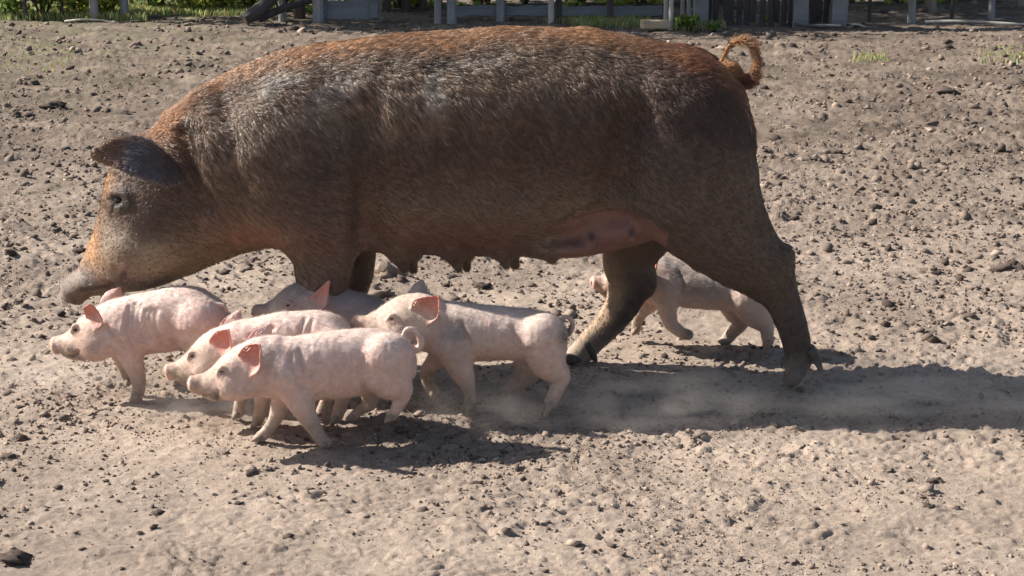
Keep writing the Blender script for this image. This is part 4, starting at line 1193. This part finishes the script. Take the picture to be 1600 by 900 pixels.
# ------------------------------------------------------------------ the fence, timber and greenery at the back
M_grey = simple_mat('weathered_post', (.26, .25, .245), .85, 9, .45, .6, .01, (1, 1, .2))
M_pale = simple_mat('pale_stripped_post', (.50, .46, .40), .8, 9, .3, .5, .008, (1, 1, .2))
M_darkw = simple_mat('dark_wood', (.085, .072, .068), .9, 9, .4, .6, .01, (1, 1, .2))
M_board = simple_mat('grey_board', (.22, .215, .22), .85, 5, .4, .5, .006, (.15, 1, 1))
M_timber = simple_mat('sawn_timber', (.46, .36, .24), .8, 8, .25, .4, .004, (.2, 1, 1))
M_bark = simple_mat('tree_bark', (.16, .13, .105), .95, 7, .5, 1.0, .03, (1, 1, .25))
M_barkp = simple_mat('pale_bark', (.38, .32, .26), .95, 7, .4, .9, .02, (1, 1, .25))
M_rubber = simple_mat('old_rubber', (.022, .022, .024), .7, 12, .3, .4, .004)
def leaf_mat(name, col, var=.45):
    m, nt, b = mat_base(name)
    gi = N(nt, 'ShaderNodeAttribute', attribute_name='Col')
    s = N(nt, 'ShaderNodeMix', data_type='RGBA', blend_type='MULTIPLY'); s.inputs['Factor'].default_value = 1; s.inputs['A'].default_value = (*col, 1)
    nt.links.new(gi.outputs['Color'], s.inputs['B']); nt.links.new(s.outputs['Result'], b.inputs['Base Color'])
    b.inputs['Roughness'].default_value = .5; b.inputs['Specular IOR Level'].default_value = .35
    tr = N(nt, 'ShaderNodeBsdfTranslucent'); nt.links.new(s.outputs['Result'], tr.inputs[0])
    mix = N(nt, 'ShaderNodeMixShader'); mix.inputs[0].default_value = .38
    nt.links.new(b.outputs[0], mix.inputs[1]); nt.links.new(tr.outputs[0], mix.inputs[2]); nt.links.new(mix.outputs[0], nt.nodes['Material Output'].inputs[0])
    return m
M_leaf = leaf_mat('leaf_green', (.19, .27, .065)); M_leafy = leaf_mat('leaf_yellow_green', (.36, .40, .07)); M_leaf_shade = leaf_mat('leaf_shaded', (.04, .065, .022))  # leaf colours carry light: yellow green brightened as sunlit, dark one as shaded
M_grass = leaf_mat('grass_blade', (.28, .31, .12))

def tube(pts, rad, sides=10, wob=.12, seed=0):
    """tapering uneven pole along 3-D points; closed ends"""
    pts = np.asarray(pts, float); n = len(pts)
    V, F = [], []
    r2 = np.random.default_rng(seed+11)
    for i, p in enumerate(pts):
        d = pts[min(i+1, n-1)]-pts[max(i-1, 0)]; d /= np.linalg.norm(d)
        a = np.cross(d, (0, 1, 0) if abs(d[1]) < .9 else (1, 0, 0)); a /= np.linalg.norm(a); b_ = np.cross(d, a)
        for k in range(sides):
            t = 2*math.pi*k/sides; rr = rad[i]*(1+wob*r2.normal()*.6)
            V.append(p+rr*(math.cos(t)*a+math.sin(t)*b_))
    for i in range(n-1):
        for k in range(sides):
            F.append((i*sides+k, (i+1)*sides+k, (i+1)*sides+(k+1) % sides, i*sides+(k+1) % sides))
    F.append(tuple(range(sides))); F.append(tuple(range((n-1)*sides, n*sides))[::-1])
    return V, F
def base_at(u, v):
    Y = ground_y(v); q = unproject(u, v, Y); return np.array([q[0], Y, 0.0])
def pxm(Y): return (Y/CP)/FPX*1.0
def box_mesh(name, sx, sy, sz, jit=.0, bev=.006):
    import bmesh
    bm = bmesh.new(); bmesh.ops.create_cube(bm, size=1.0)
    for v_ in bm.verts: v_.co = Vector((v_.co.x*sx, v_.co.y*sy, v_.co.z*sz+0))
    bmesh.ops.subdivide_edges(bm, edges=[e_ for e_ in bm.edges if e_.calc_length() > max(sx, sy, sz)*.9], cuts=5)
    for v_ in bm.verts:
        v_.co += Vector((random.uniform(-jit, jit), random.uniform(-jit, jit)*.4, random.uniform(-jit, jit)))
    bmesh.ops.bevel(bm, geom=[e_ for e_ in bm.edges if e_.calc_face_angle(0) > .8], offset=bev, segments=1, affect='EDGES')
    me = bpy.data.meshes.new(name); bm.to_mesh(me); bm.free(); return me
seedc = [0]
def post(u, v, rpx, h, mat, label, lean=(0, 0), name='fence_post', group=None, flare=1.15, loc=None, cat='post'):
    b0 = base_at(u, v) if loc is None else np.array(loc); r_ = rpx*pxm(b0[1]); seedc[0] += 1
    pts = [(lean[0]*t, lean[1]*t, -.15+t*(h+.15)) for t in np.linspace(0, 1, 7)]
    V, F = tube(pts, [r_*(flare if i == 0 else 1.0-.03*i) for i in range(7)], 10, .10, seedc[0])
    o = link(name, new_mesh(name, V, F, False), mat, None, tuple(b0))
    return tag(o, label, cat, group)

FG = 'posts of the yard fence'
post(40, 30, 3.2, 1.4, M_darkw, 'thin dark fence post leftmost at the back', group=FG)
post(97, 28, 3.2, 1.4, M_darkw, 'thin dark fence post second from the left', group=FG)
post(148, 30, 6.5, 1.5, M_grey, 'thick grey fence post third from the left', group=FG)
post(195, 27, 6.2, 1.5, M_grey, 'thick grey fence post fourth from the left', group=FG)
post(441, 32, 5.5, 1.5, M_grey, 'grey post just left of the gate at the back', group=FG)
post(498, 35, 9.0, 1.6, M_grey, 'thickest bluish grey gate post at the left end of the plank gate', group=FG)
post(592, 31, 4.0, 1.4, M_grey, 'slim grey gate post at the right end of the plank gate', group=FG)
post(684, 36, 5.5, 1.5, M_grey, 'left one of the pair of grey posts right of the gap', group=FG)
post(706, 36, 7.5, 1.5, M_grey, 'right one of the pair of grey posts, where the boards begin', group=FG)
post(782, 33, 6.5, 1.5, M_grey, 'grey post holding the first boards above the back of the sow', group=FG)
post(861, 35, 4.5, 1.5, M_pale, 'pale sunlit post edge among the boards above the back of the sow', group=FG)  # sunlit left edge of the next post, built as a pale pole
post(873, 34, 5.0, 1.5, M_darkw, 'dark post touching the pale edge among the boards', group=FG)
post(953, 34, 5.0, 1.4, M_darkw, 'dark post behind the small weeds', group=FG)
post(1040, 37, 3.6, 1.5, M_pale, 'pale slim post above the sawn timber, the left of two', group=FG)
post(1048, 45, 3.6, 1.5, M_pale, 'pale slim post at the right end of the sawn timber', group=FG)
post(1066, 28, 3.2, .75, M_pale, 'short pale upright under the small plank', group='legs of the small plank stand')
post(1080, 30, 3.2, .75, M_pale, 'short pale slanting prop under the small plank', lean=(-.08, 0), group='legs of the small plank stand')
post(1097, 38, 2.6, 1.2, M_pale, 'thin pale stake behind the leafy weeds', group=FG)
post(1358, 30, 3.0, 1.4, M_darkw, 'thin dark post left of the tall pale-edged one', group=FG)
post(1424, 33, 6.0, 1.6, M_grey, 'tall grey post right of the loose sticks', group=FG)
post(1487, 31, 3.2, 1.4, M_darkw, 'thin dark post behind the fallen pole', group=FG)
post(1548, 32, 5.5, 1.6, M_grey, 'rightmost thick grey fence post', group=FG)

def beam(p0, p1, hgt, th, mat, label, name='fence_board', group=None, cat='board'):
    p0 = np.array(p0); p1 = np.array(p1); d = p1-p0; L = np.linalg.norm(d)
    me = box_mesh(name, L, th, hgt, .006)
    o = link(name, me, mat, None, tuple((p0+p1)/2)); o.rotation_euler = (0, -math.asin(d[2]/L), math.atan2(d[1], d[0]))
    return tag(o, label, cat, group)
YF = ground_y(34)+.12
def at(u, v, Y): return unproject(u, v, Y)
BG = 'boards of the yard fence'
ends = [708, 782, 866, 953, 1036]
wh = ['first', 'second', 'third', 'fourth']
for i in range(4):
    a, c = at(ends[i], 17, YF), at(ends[i+1], 17.5, YF)
    beam(a, c, .085, .03, M_board, 'grey lower fence board, %s from the left' % wh[i], group=BG)
    a2, c2 = a+np.array([0, 0, .20]), c+np.array([0, 0, .20])
    beam(a2, c2, .10, .03, M_board, 'grey middle fence board above the %s lower board' % wh[i], group=BG)
    a2, c2 = a+np.array([0, 0, .50]), c+np.array([0, 0, .50])
    beam(a2, c2, .12, .03, M_board, 'grey top fence board above the %s lower board' % wh[i], group=BG)
# left rail, pale
Yl = ground_y(29)
for i, (z, la) in enumerate(((.34, 'pale lower rail of the fence at the far left'), (.85, 'pale upper rail of the fence at the far left'))):
    a = at(-90, 5, Yl); c = at(200, 5, Yl); a[2] = c[2] = z+.02*i
    V, F = tube([a+(c-a)*t+np.array([0, .09, .015*math.sin(7*t)]) for t in np.linspace(0, 1, 8)], [.028]*8, 8, .1, 5+i)
    o = link('fence_rail', new_mesh('fence_rail', V, F, False), M_pale); tag(o, la, 'rail', 'pale rails at the far left')
# rails on the right
for i, (z, la) in enumerate(((.45, 'grey lower rail of the fence on the far right'), (.95, 'grey upper rail of the fence on the far right'))):
    a = at(1340, 30, YF+.55); c = at(1700, 30, YF+.55); a[2] = c[2] = z
    V, F = tube([a+(c-a)*t+np.array([0, 0, .02*math.sin(9*t)]) for t in np.linspace(0, 1, 8)], [.03]*8, 8, .1, 15+i)
    tag(link('fence_rail', new_mesh('fence_rail', V, F, False), M_grey), la, 'rail', 'grey rails on the far right')

# gate of boards left of the gap
g0 = base_at(545, 34); gr = empty('plank_gate', tuple(g0)); tag(gr, 'grey plank gate with a slanting brace', 'gate')
gw = 92*pxm(g0[1])
for z in (.10, .34, .62, .92, 1.2):
    o = link('board', box_mesh('board', gw, .03, .09 if z > .2 else .16, .006), M_board, gr, (0, 0, z))
for s in (-1, 1): link('stile', box_mesh('stile', .07, .035, 1.3, .004), M_board, gr, (s*(gw/2-.04), -.036, .68))
o = link('brace', box_mesh('brace', gw*1.12, .025, .08, .004), M_board, gr, (0, -.036, .5)); o.rotation_euler = (0, .75, 0)
# fallen trunk and roots left of the gate
b0 = base_at(382, 37)
V, F = tube([b0+np.array([.0, 0, .03]), b0+np.array([.10, .05, .09]), b0+np.array([.22, .10, .20]), b0+np.array([.36, .2, .36]), b0+np.array([.55, .3, .62])], [.055, .06, .05, .045, .035], 10, .15, 31)
tag(link('fallen_log', new_mesh('fallen_log', V, F, False), M_darkw), 'dark fallen log slanting up left of the gate', 'log')
b0 = base_at(405, 36)
V, F = tube([b0+np.array([.0, 0, .03]), b0+np.array([.2, .1, .12]), b0+np.array([.42, .2, .18])], [.035, .035, .025], 8, .15, 32)
tag(link('dead_branch', new_mesh('dead_branch', V, F, False), M_darkw), 'dark dead branch beside the fallen log', 'branch')

# lying poles and sticks
def lying(u0, v0, u1, v1, rpx, mat, label, name='fallen_pole', cat='pole', group=None, z=None):
    a, c = base_at(u0, v0), base_at(u1, v1); r_ = rpx*pxm((a[1]+c[1])/2); seedc[0] += 1
    pts = []
    for t in np.linspace(0, 1, 9):
        p = a+(c-a)*t; p[2] = max(H(p[0], p[1]), 0)+r_*.8+.01*math.sin(5*t+u0); p[1] += .03*math.sin(6*t+u1); pts.append(p)
    V, F = tube(pts, [r_*(1-.35*t) for t in np.linspace(0, 1, 9)], 8, .15, seedc[0])
    return tag(link(name, new_mesh(name, V, F, False), mat), label, cat, group)
lying(100, 34, 172, 32.5, 1.6, M_pale, 'pale thin pole lying at the foot of the thick grey posts')
lying(160, 34, 216, 36, 1.5, M_darkw, 'dark thin pole lying at the foot of the thick grey posts')
lying(1445, 36, 1640, 40, 2.4, M_pale, 'long pale pole lying along the fence on the far right')
lying(1228, 37, 1312, 43, 2.2, M_pale, 'pale stick in the shade, leftmost of the loose sticks', 'loose_stick', 'stick', 'sticks lying before the plank wall')
lying(1240, 41, 1330, 45, 2.0, M_darkw, 'dark stick, nearest of the loose sticks before the plank wall', 'loose_stick', 'stick', 'sticks lying before the plank wall')
lying(1305, 37, 1352, 43.5, 2.0, M_pale, 'short pale stick in the middle of the loose sticks', 'loose_stick', 'stick', 'sticks lying before the plank wall')
lying(1318, 40, 1408, 46, 2.4, M_darkw, 'dark stick reaching furthest right of the loose sticks', 'loose_stick', 'stick', 'sticks lying before the plank wall')

# sawn timber, plank stand
b0 = base_at(1023, 47)
o = link('sawn_timber', box_mesh('sawn_timber', 40*pxm(b0[1]), .11, .07, .003), M_timber, None, (b0[0], b0[1]+.02, .045)); o.rotation_euler = (0, 0, .12)
tag(o, 'short sawn timber block lying beside the pale slim posts', 'timber')
q = at(1070, 1.5, ground_y(29)); o = link('small_plank', box_mesh('small_plank', 28*pxm(q[1]), .14, .03, .003), M_grey, None, (q[0], q[1], .75+.02)); tag(o, 'small weathered plank resting on two short pale props', 'plank')

# dark plank wall
w0 = base_at(1204, 41); wr = empty('plank_wall', tuple(w0+np.array([0, .12, 0]))); tag(wr, 'dark upright plank wall in the shade behind the loose sticks', 'wall')
npk = 19; pw = 208*pxm(w0[1])/npk
pm = [box_mesh('plank', pw-.012, .025, h_, .005) for h_ in (1.5, 1.42, 1.56)]
for i in range(npk):
    link('plank', pm[i % 3], M_darkw if i not in (4, 11) else M_board, wr, ((i-(npk-1)/2)*pw, rng.uniform(-.012, .012), .72+.02*(i % 3))).rotation_euler = (rng.uniform(-.02, .02), rng.uniform(-.035, .035), 0)
for z in (.35, 1.1): link('rail', box_mesh('rail', pw*npk, .05, .09, .004), M_darkw, wr, (0, .05, z))
for s in (-.5, .22, .5): link('post', box_mesh('post', .12, .1, 1.7, .008), M_board, wr, (s*pw*npk, -.075, .8))

# leaves, shrubs, trees
def leaf_cloud(centres, radii, n, size, seed, asp=.5, down=.2):
    """n small leaf faces (two triangles folded along the rib) spread through the clumps"""
    r2 = np.random.default_rng(seed)
    k = r2.integers(0, len(centres), n)
    d = unit(r2.normal(size=(n, 3)))*(r2.random((n, 1))**.45)
    p = np.array(centres)[k]+d*np.array(radii)[k]
    ax_ = unit(r2.normal(size=(n, 3))+np.array([0, 0, -down])); sd = unit(np.cross(ax_, r2.normal(size=(n, 3)))); nm = np.cross(ax_, sd)
    s = size*r2.uniform(.6, 1.35, (n, 1))
    V = np.stack([p-ax_*s, p+sd*s*asp+nm*s*.14, p+ax_*s, p-sd*s*asp+nm*s*.14], 1).reshape(-1, 3)
    i = np.arange(n)*4
    F = np.stack([np.stack([i, i+1, i+2], 1), np.stack([i, i+2, i+3], 1)], 1).reshape(-1, 3)
    tone = r2.uniform(.65, 1.45, (n, 1))*np.array([1, 1, 1])+r2.normal(0, .1, (n, 3))*np.array([1.2, .3, .5])
    return new_mesh('leaves', V, F, False, {'Col': np.repeat(np.clip(tone, .3, 2.2), 4, 0)})
def clumps(n, rx, ry, rz, cz, rr, seed):
    r2 = np.random.default_rng(seed); d = unit(r2.normal(size=(n, 3)))*(r2.random((n, 1))**.5)
    c = d*np.array([rx, ry, rz])+np.array([0, 0, cz]); return c, np.full((n, 3), rr)*r2.uniform(.6, 1.3, (n, 1))
CR = []
for s in range(3):
    c, r_ = clumps(34, 1.7, 1.6, 1.2, 3.9+.2*s, .55, 40+s); CR.append(leaf_cloud(c, r_, 5200, .075, 50+s))
def tree(u, v, rpx, label, mat, ci, sc=1.0, lean=.1, leaf=None, trunk_h=3.6, cz=0.0):
    trunk_h += cz
    b0 = base_at(u, v); r_ = rpx*pxm(b0[1]); seedc[0] += 1
    t = empty('tree', tuple(b0)); tag(t, label, 'tree', 'trees behind the fence')
    pts = [(lean*k*k, .1*lean*k, -.2+k*(trunk_h+.2)) for k in np.linspace(0, 1, 9)]
    V, F = tube(pts, [r_*(1.5 if i == 0 else 1.12 if i == 1 else 1-.06*i) for i in range(9)], 11, .10, seedc[0])
    tr = link('trunk', new_mesh('trunk', V, F, True), mat, t)
    r2 = np.random.default_rng(seedc[0])
    for k in range(5):
        a = k*1.26+r2.uniform(-.3, .3); z0 = trunk_h*r2.uniform(.62, .95); x0 = lean*(z0/trunk_h)**2
        V, F = tube([(x0, 0, z0), (x0+.5*math.cos(a), .5*math.sin(a), z0+.45), (x0+1.1*math.cos(a), 1.1*math.sin(a), z0+.8)], [r_*.5, r_*.35, r_*.15], 7, .1, k)
        link('limb', new_mesh('limb', V, F, True), mat, tr)
    o = link('crown', CR[ci], leaf or M_leaf, t, (lean, 0, cz)); o.scale = (sc, sc, 1); o.rotation_euler = (0, 0, u*.01)
    return t
tree(468, 29, 6.5, 'dark trunk right behind the fence, left of the thickest gate post', M_bark, 0, cz=5.0)
tree(604, 17, 5.0, 'slim trunk behind the gap, left of three', M_bark, 1, cz=4.5)
tree(634, 16, 4.5, 'slim trunk behind the gap, middle of three', M_bark, 2, lean=-.1, cz=4.5)
tree(660, 15, 4.0, 'slim trunk behind the gap, right of three', M_bark, 0, cz=4.5)
tree(1453, 18, 6.5, 'pale flared trunk between the two thick posts on the far right', M_barkp, 1, lean=.2, cz=3.0)
tree(1595, 9, 5, 'slim pale trunk at the far right edge', M_barkp, 2)
tree(745, 6, 7, 'shaded trunk behind the fence boards', M_bark, 2, 1.1, leaf=M_leaf_shade)
tree(905, 4, 7, 'shaded trunk behind the fence boards, further right', M_bark, 0, 1.15, leaf=M_leaf_shade)
tree(1130, 4, 8, 'shaded trunk behind the dark plank wall', M_bark, 1, 1.2, leaf=M_leaf_shade)
tree(1300, 3, 7, 'shaded trunk right of the dark plank wall', M_bark, 2, 1.15, leaf=M_leaf_shade)
tree(-70, 18, 7, 'added leafy tree outside the left edge, its crown shading the fence', M_bark, 0, 1.15)  # unseen tree, added so its crown shades the fence strip
tree(118, 9, 6, 'added tree behind the bush between thin and thick posts', M_bark, 1, 1.15, cz=4.5)  # added tree, put in for the shade of its crown
tree(20, 12, 6, 'added shade tree among the bushes at the far left', M_bark, 2, 1.1)  # added tree, its crown placed to shade the fence
tree(250, 14, 5, 'slim trunk right of the two thick grey posts', M_bark, 1, 1.0, cz=4.5)
tree(330, 2, 7, 'trunk among the sunlit greenery on the left', M_bark, 1, 1.0, leaf=M_leafy)

SH = []
for s in range(4):
    c, r_ = clumps(16, .45, .35, .36, .36, .20, 70+s); SH.append(leaf_cloud(c, r_, 1000, .048, 80+s))
def shrub(u, v, label, si, leaf, sc=1.0, sz=1.0, group='shrubs behind the fence'):
    b0 = base_at(u, v); t = empty('shrub', tuple(b0)); tag(t, label, 'shrub', group)
    o = link('foliage', SH[si], leaf, t); o.scale = (sc, sc, sc*sz); o.rotation_euler = (0, 0, u*.013)
    for k in range(4):
        a = k*1.6+u; V, F = tube([(0, 0, -.05), (.12*math.cos(a)*sc, .12*math.sin(a)*sc, .25*sc), (.3*math.cos(a)*sc, .26*math.sin(a)*sc, .55*sc)], [.014, .011, .006], 6, .1, k)
        link('stem', new_mesh('stem', V, F, True), M_bark, t)
for i, (u, v, la, si, lf, sc, sz) in enumerate((
    (8, 27, 'small dark green bush at the far left edge', 0, M_leaf, .55, .8), (68, 27, 'green bush between the two thin dark posts', 1, M_leaf, .75, .8), (122, 24, 'yellow green bush between thin and thick posts on the left', 2, M_leafy, .8, .9),
    (172, 24, 'yellow green bush between the two thick grey posts', 3, M_leafy, .7, .9), (240, 14, 'dark bush right of the thick grey posts', 0, M_leaf_shade, 1.1, 1.0), (290, 17, 'bright yellow green bush, left of the three bright ones', 1, M_leafy, .6, 1.0),
    (318, 18, 'bright yellow green bush, middle of the three bright ones', 2, M_leafy, .55, 1.0), (346, 18, 'bright yellow green bush, right of the three bright ones', 3, M_leafy, .5, 1.0), (390, 14, 'dark bush behind the fallen log', 1, M_leaf_shade, 1.0, 1.0),
    (440, 16, 'green bush left of the plank gate', 2, M_leaf, .9, 1.0), (545, 6, 'dark bush behind the plank gate', 3, M_leaf_shade, 1.2, 1.1), (622, 12, 'bright green bush seen through the gap', 0, M_leafy, .7, .9), (655, 11, 'light green bush at the right of the gap', 2, M_leafy, .8, .9),
    (760, 5, 'green bush showing between the boards', 1, M_leaf, 1.1, 1.0), (820, 4, 'dark bush behind the second lower board', 0, M_leaf_shade, 1.3, 1.1), (910, 5, 'dark bush behind the third lower board', 2, M_leaf_shade, 1.3, 1.1), (1000, 5, 'dark bush behind the fourth lower board', 3, M_leaf_shade, 1.3, 1.1),
    (1070, 4, 'dark bush behind the plank stand', 1, M_leaf_shade, 1.4, 1.1), (1330, 2, 'dark bush right of the plank wall', 0, M_leaf_shade, 1.3, 1.1), (1400, 1, 'dark bush behind the tall grey post', 2, M_leaf_shade, 1.3, 1.1), (1520, 0, 'dark bush far behind the fallen pole', 3, M_leaf_shade, 1.3, 1.1))):
    shrub(u, v, la, si, lf, sc, sz)
# weeds in front of the fence
def weed(u, v, w, h_, n, size, label, leaf, seed, name='weed'):
    b0 = base_at(u, v); s = pxm(b0[1]); t = empty(name, tuple(b0)); tag(t, label, 'weed', 'weeds along the fence')
    c, r_ = clumps(7, w*s*.4, .08, h_*s*.28, h_*s*.5, h_*s*.25, seed)
    link('foliage', leaf_cloud(c, r_, n, size, seed+1, .6), leaf, t)
    for k in range(3):
        V, F = tube([(0, 0, -.03), ((k-1)*w*s*.15, .01, h_*s*.4), ((k-1)*w*s*.3, .02, h_*s*.85)], [.006, .005, .003], 5, .1, k); link('stem', new_mesh('stem', V, F, True), M_grass, t)
weed(1078, 46, 46, 24, 420, .022, 'leafy pale green weed at the foot of the plank stand', M_leaf, 101)
weed(1116, 47, 36, 14, 260, .02, 'low leafy weed right of the thin pale stake', M_leaf, 103)
weed(904, 31, 22, 18, 120, .03, 'broad leaved weed before the third lower board', M_leafy, 105)
weed(930, 33, 24, 8, 160, .02, 'low weed left of the dark post with weeds', M_leafy, 107)
weed(1198, 33, 12, 7, 60, .022, 'tiny pale green weed before the plank wall', M_leafy, 109)
# grass: far left bank and the strip under the boards
def grass(areas, name, label):
    VV, FF, CC = [], [], []; k = 0
    for u0, u1, v0, v1, n, hh in areas:
        for i in range(n):
            v = rng.uniform(v0, v1); b0 = base_at(rng.uniform(u0, u1), v); h_ = hh*rng.uniform(.5, 1.3); a = rng.uniform(0, 6.28); w = rng.uniform(.003, .007)
            dx, dy = math.cos(a), math.sin(a); l = rng.uniform(-.5, .5, 2)*h_
            VV += [(b0[0]-dx*w, b0[1]-dy*w, -.02), (b0[0]+dx*w, b0[1]+dy*w, -.02), (b0[0]+dx*w*.7+l[0]*.4, b0[1]+dy*w*.7+l[1]*.4, h_*.6), (b0[0]-dx*w*.7+l[0]*.4, b0[1]-dy*w*.7+l[1]*.4, h_*.6), (b0[0]+l[0], b0[1]+l[1], h_)]
            FF += [(k, k+1, k+2), (k, k+2, k+3), (k+3, k+2, k+4)]; k += 5
            c = rng.uniform(.7, 1.4); CC += [(c*rng.uniform(.8, 1.6), c*rng.uniform(.95, 1.3), c*rng.uniform(.8, 1.5))]*5
    tag(link(name, new_mesh(name, VV, np.array(FF), False, {'Col': np.array(CC)}), M_grass), label, 'grass', kind='stuff')
grass([(-60, 230, 10, 31, 5200, .06), (210, 400, 8, 23, 3800, .05), (590, 690, 4, 10, 500, .07)], 'grass', 'sunlit grass bank behind the posts on the left')
grass([(890, 1015, 30, 43, 1100, .06), (1055, 1135, 36, 47, 260, .06), (1330, 1390, 82, 95, 90, .015), (1530, 1610, 70, 95, 160, .012), (0, 120, 60, 110, 160, .014), (850, 1000, 30, 36, 300, .05)], 'grass_tufts', 'sparse grass tufts along the foot of the fence')

# ------------------------------------------------------------------ dust kicked up by the hooves
def dust_mat(name, dens, seed):
    m = bpy.data.materials.new(name); m.use_nodes = True; nt = m.node_tree
    for n_ in list(nt.nodes):
        if n_.type != 'OUTPUT_MATERIAL': nt.nodes.remove(n_)
    pv = N(nt, 'ShaderNodeVolumePrincipled'); pv.inputs['Color'].default_value = (.84, .76, .70, 1); pv.inputs['Anisotropy'].default_value = .25
    tc = N(nt, 'ShaderNodeTexCoord')
    ln_ = N(nt, 'ShaderNodeVectorMath', operation='LENGTH'); nt.links.new(tc.outputs['Object'], ln_.inputs[0])
    fo = N(nt, 'ShaderNodeMapRange'); fo.interpolation_type = 'SMOOTHSTEP'; fo.inputs['From Min'].default_value = 1.0; fo.inputs['From Max'].default_value = .15
    nt.links.new(ln_.outputs['Value'], fo.inputs[0])
    mp = N(nt, 'ShaderNodeMapping'); mp.inputs['Location'].default_value = (seed, seed*.7, 0); nt.links.new(tc.outputs['Object'], mp.inputs[0])
    nz_ = N(nt, 'ShaderNodeTexNoise', i_Scale=2.6, i_Detail=4.0, i_Roughness=.6); nt.links.new(mp.outputs[0], nz_.inputs['Vector'])
    mr = N(nt, 'ShaderNodeMapRange'); mr.inputs['From Min'].default_value = .42; mr.inputs['From Max'].default_value = .72; mr.inputs['To Max'].default_value = dens
    nt.links.new(nz_.outputs[0], mr.inputs[0])
    mu = N(nt, 'ShaderNodeMath', operation='MULTIPLY'); nt.links.new(fo.outputs[0], mu.inputs[0]); nt.links.new(mr.outputs[0], mu.inputs[1])
    nt.links.new(mu.outputs[0], pv.inputs['Density']); nt.links.new(pv.outputs[0], nt.nodes['Material Output'].inputs['Volume'])
    return m
DS = new_mesh('dust_cloud', I3, F3)
for u, v, rx, ry, rz, dn, la in ((1030, 650, .34, .20, .10, 11.0, 'thin dust drifting behind the hind hooves of the sow'), (770, 655, .26, .16, .09, 9.0, 'dust puff at the feet of the big-eared piglet'),
        (1400, 640, .60, .24, .10, 8.0, 'faint dust hanging in the shadow on the right'), (330, 640, .26, .15, .07, 8.0, 'dust puff at the feet of the piglets on the left'), (90, 600, .30, .16, .06, 5.0, 'faint dust left of the leftmost piglet')):
    Y = ground_y(v); q = unproject(u, v, Y)
    me = DS.copy(); o = link('dust_cloud', me, dust_mat('dust', dn, u*.01), None, (q[0], Y, rz*.35)); o.scale = (rx, ry, rz)
    tag(o, la, 'dust', kind='stuff')
build_sow()
for S in PIGS: build_piglet(S)
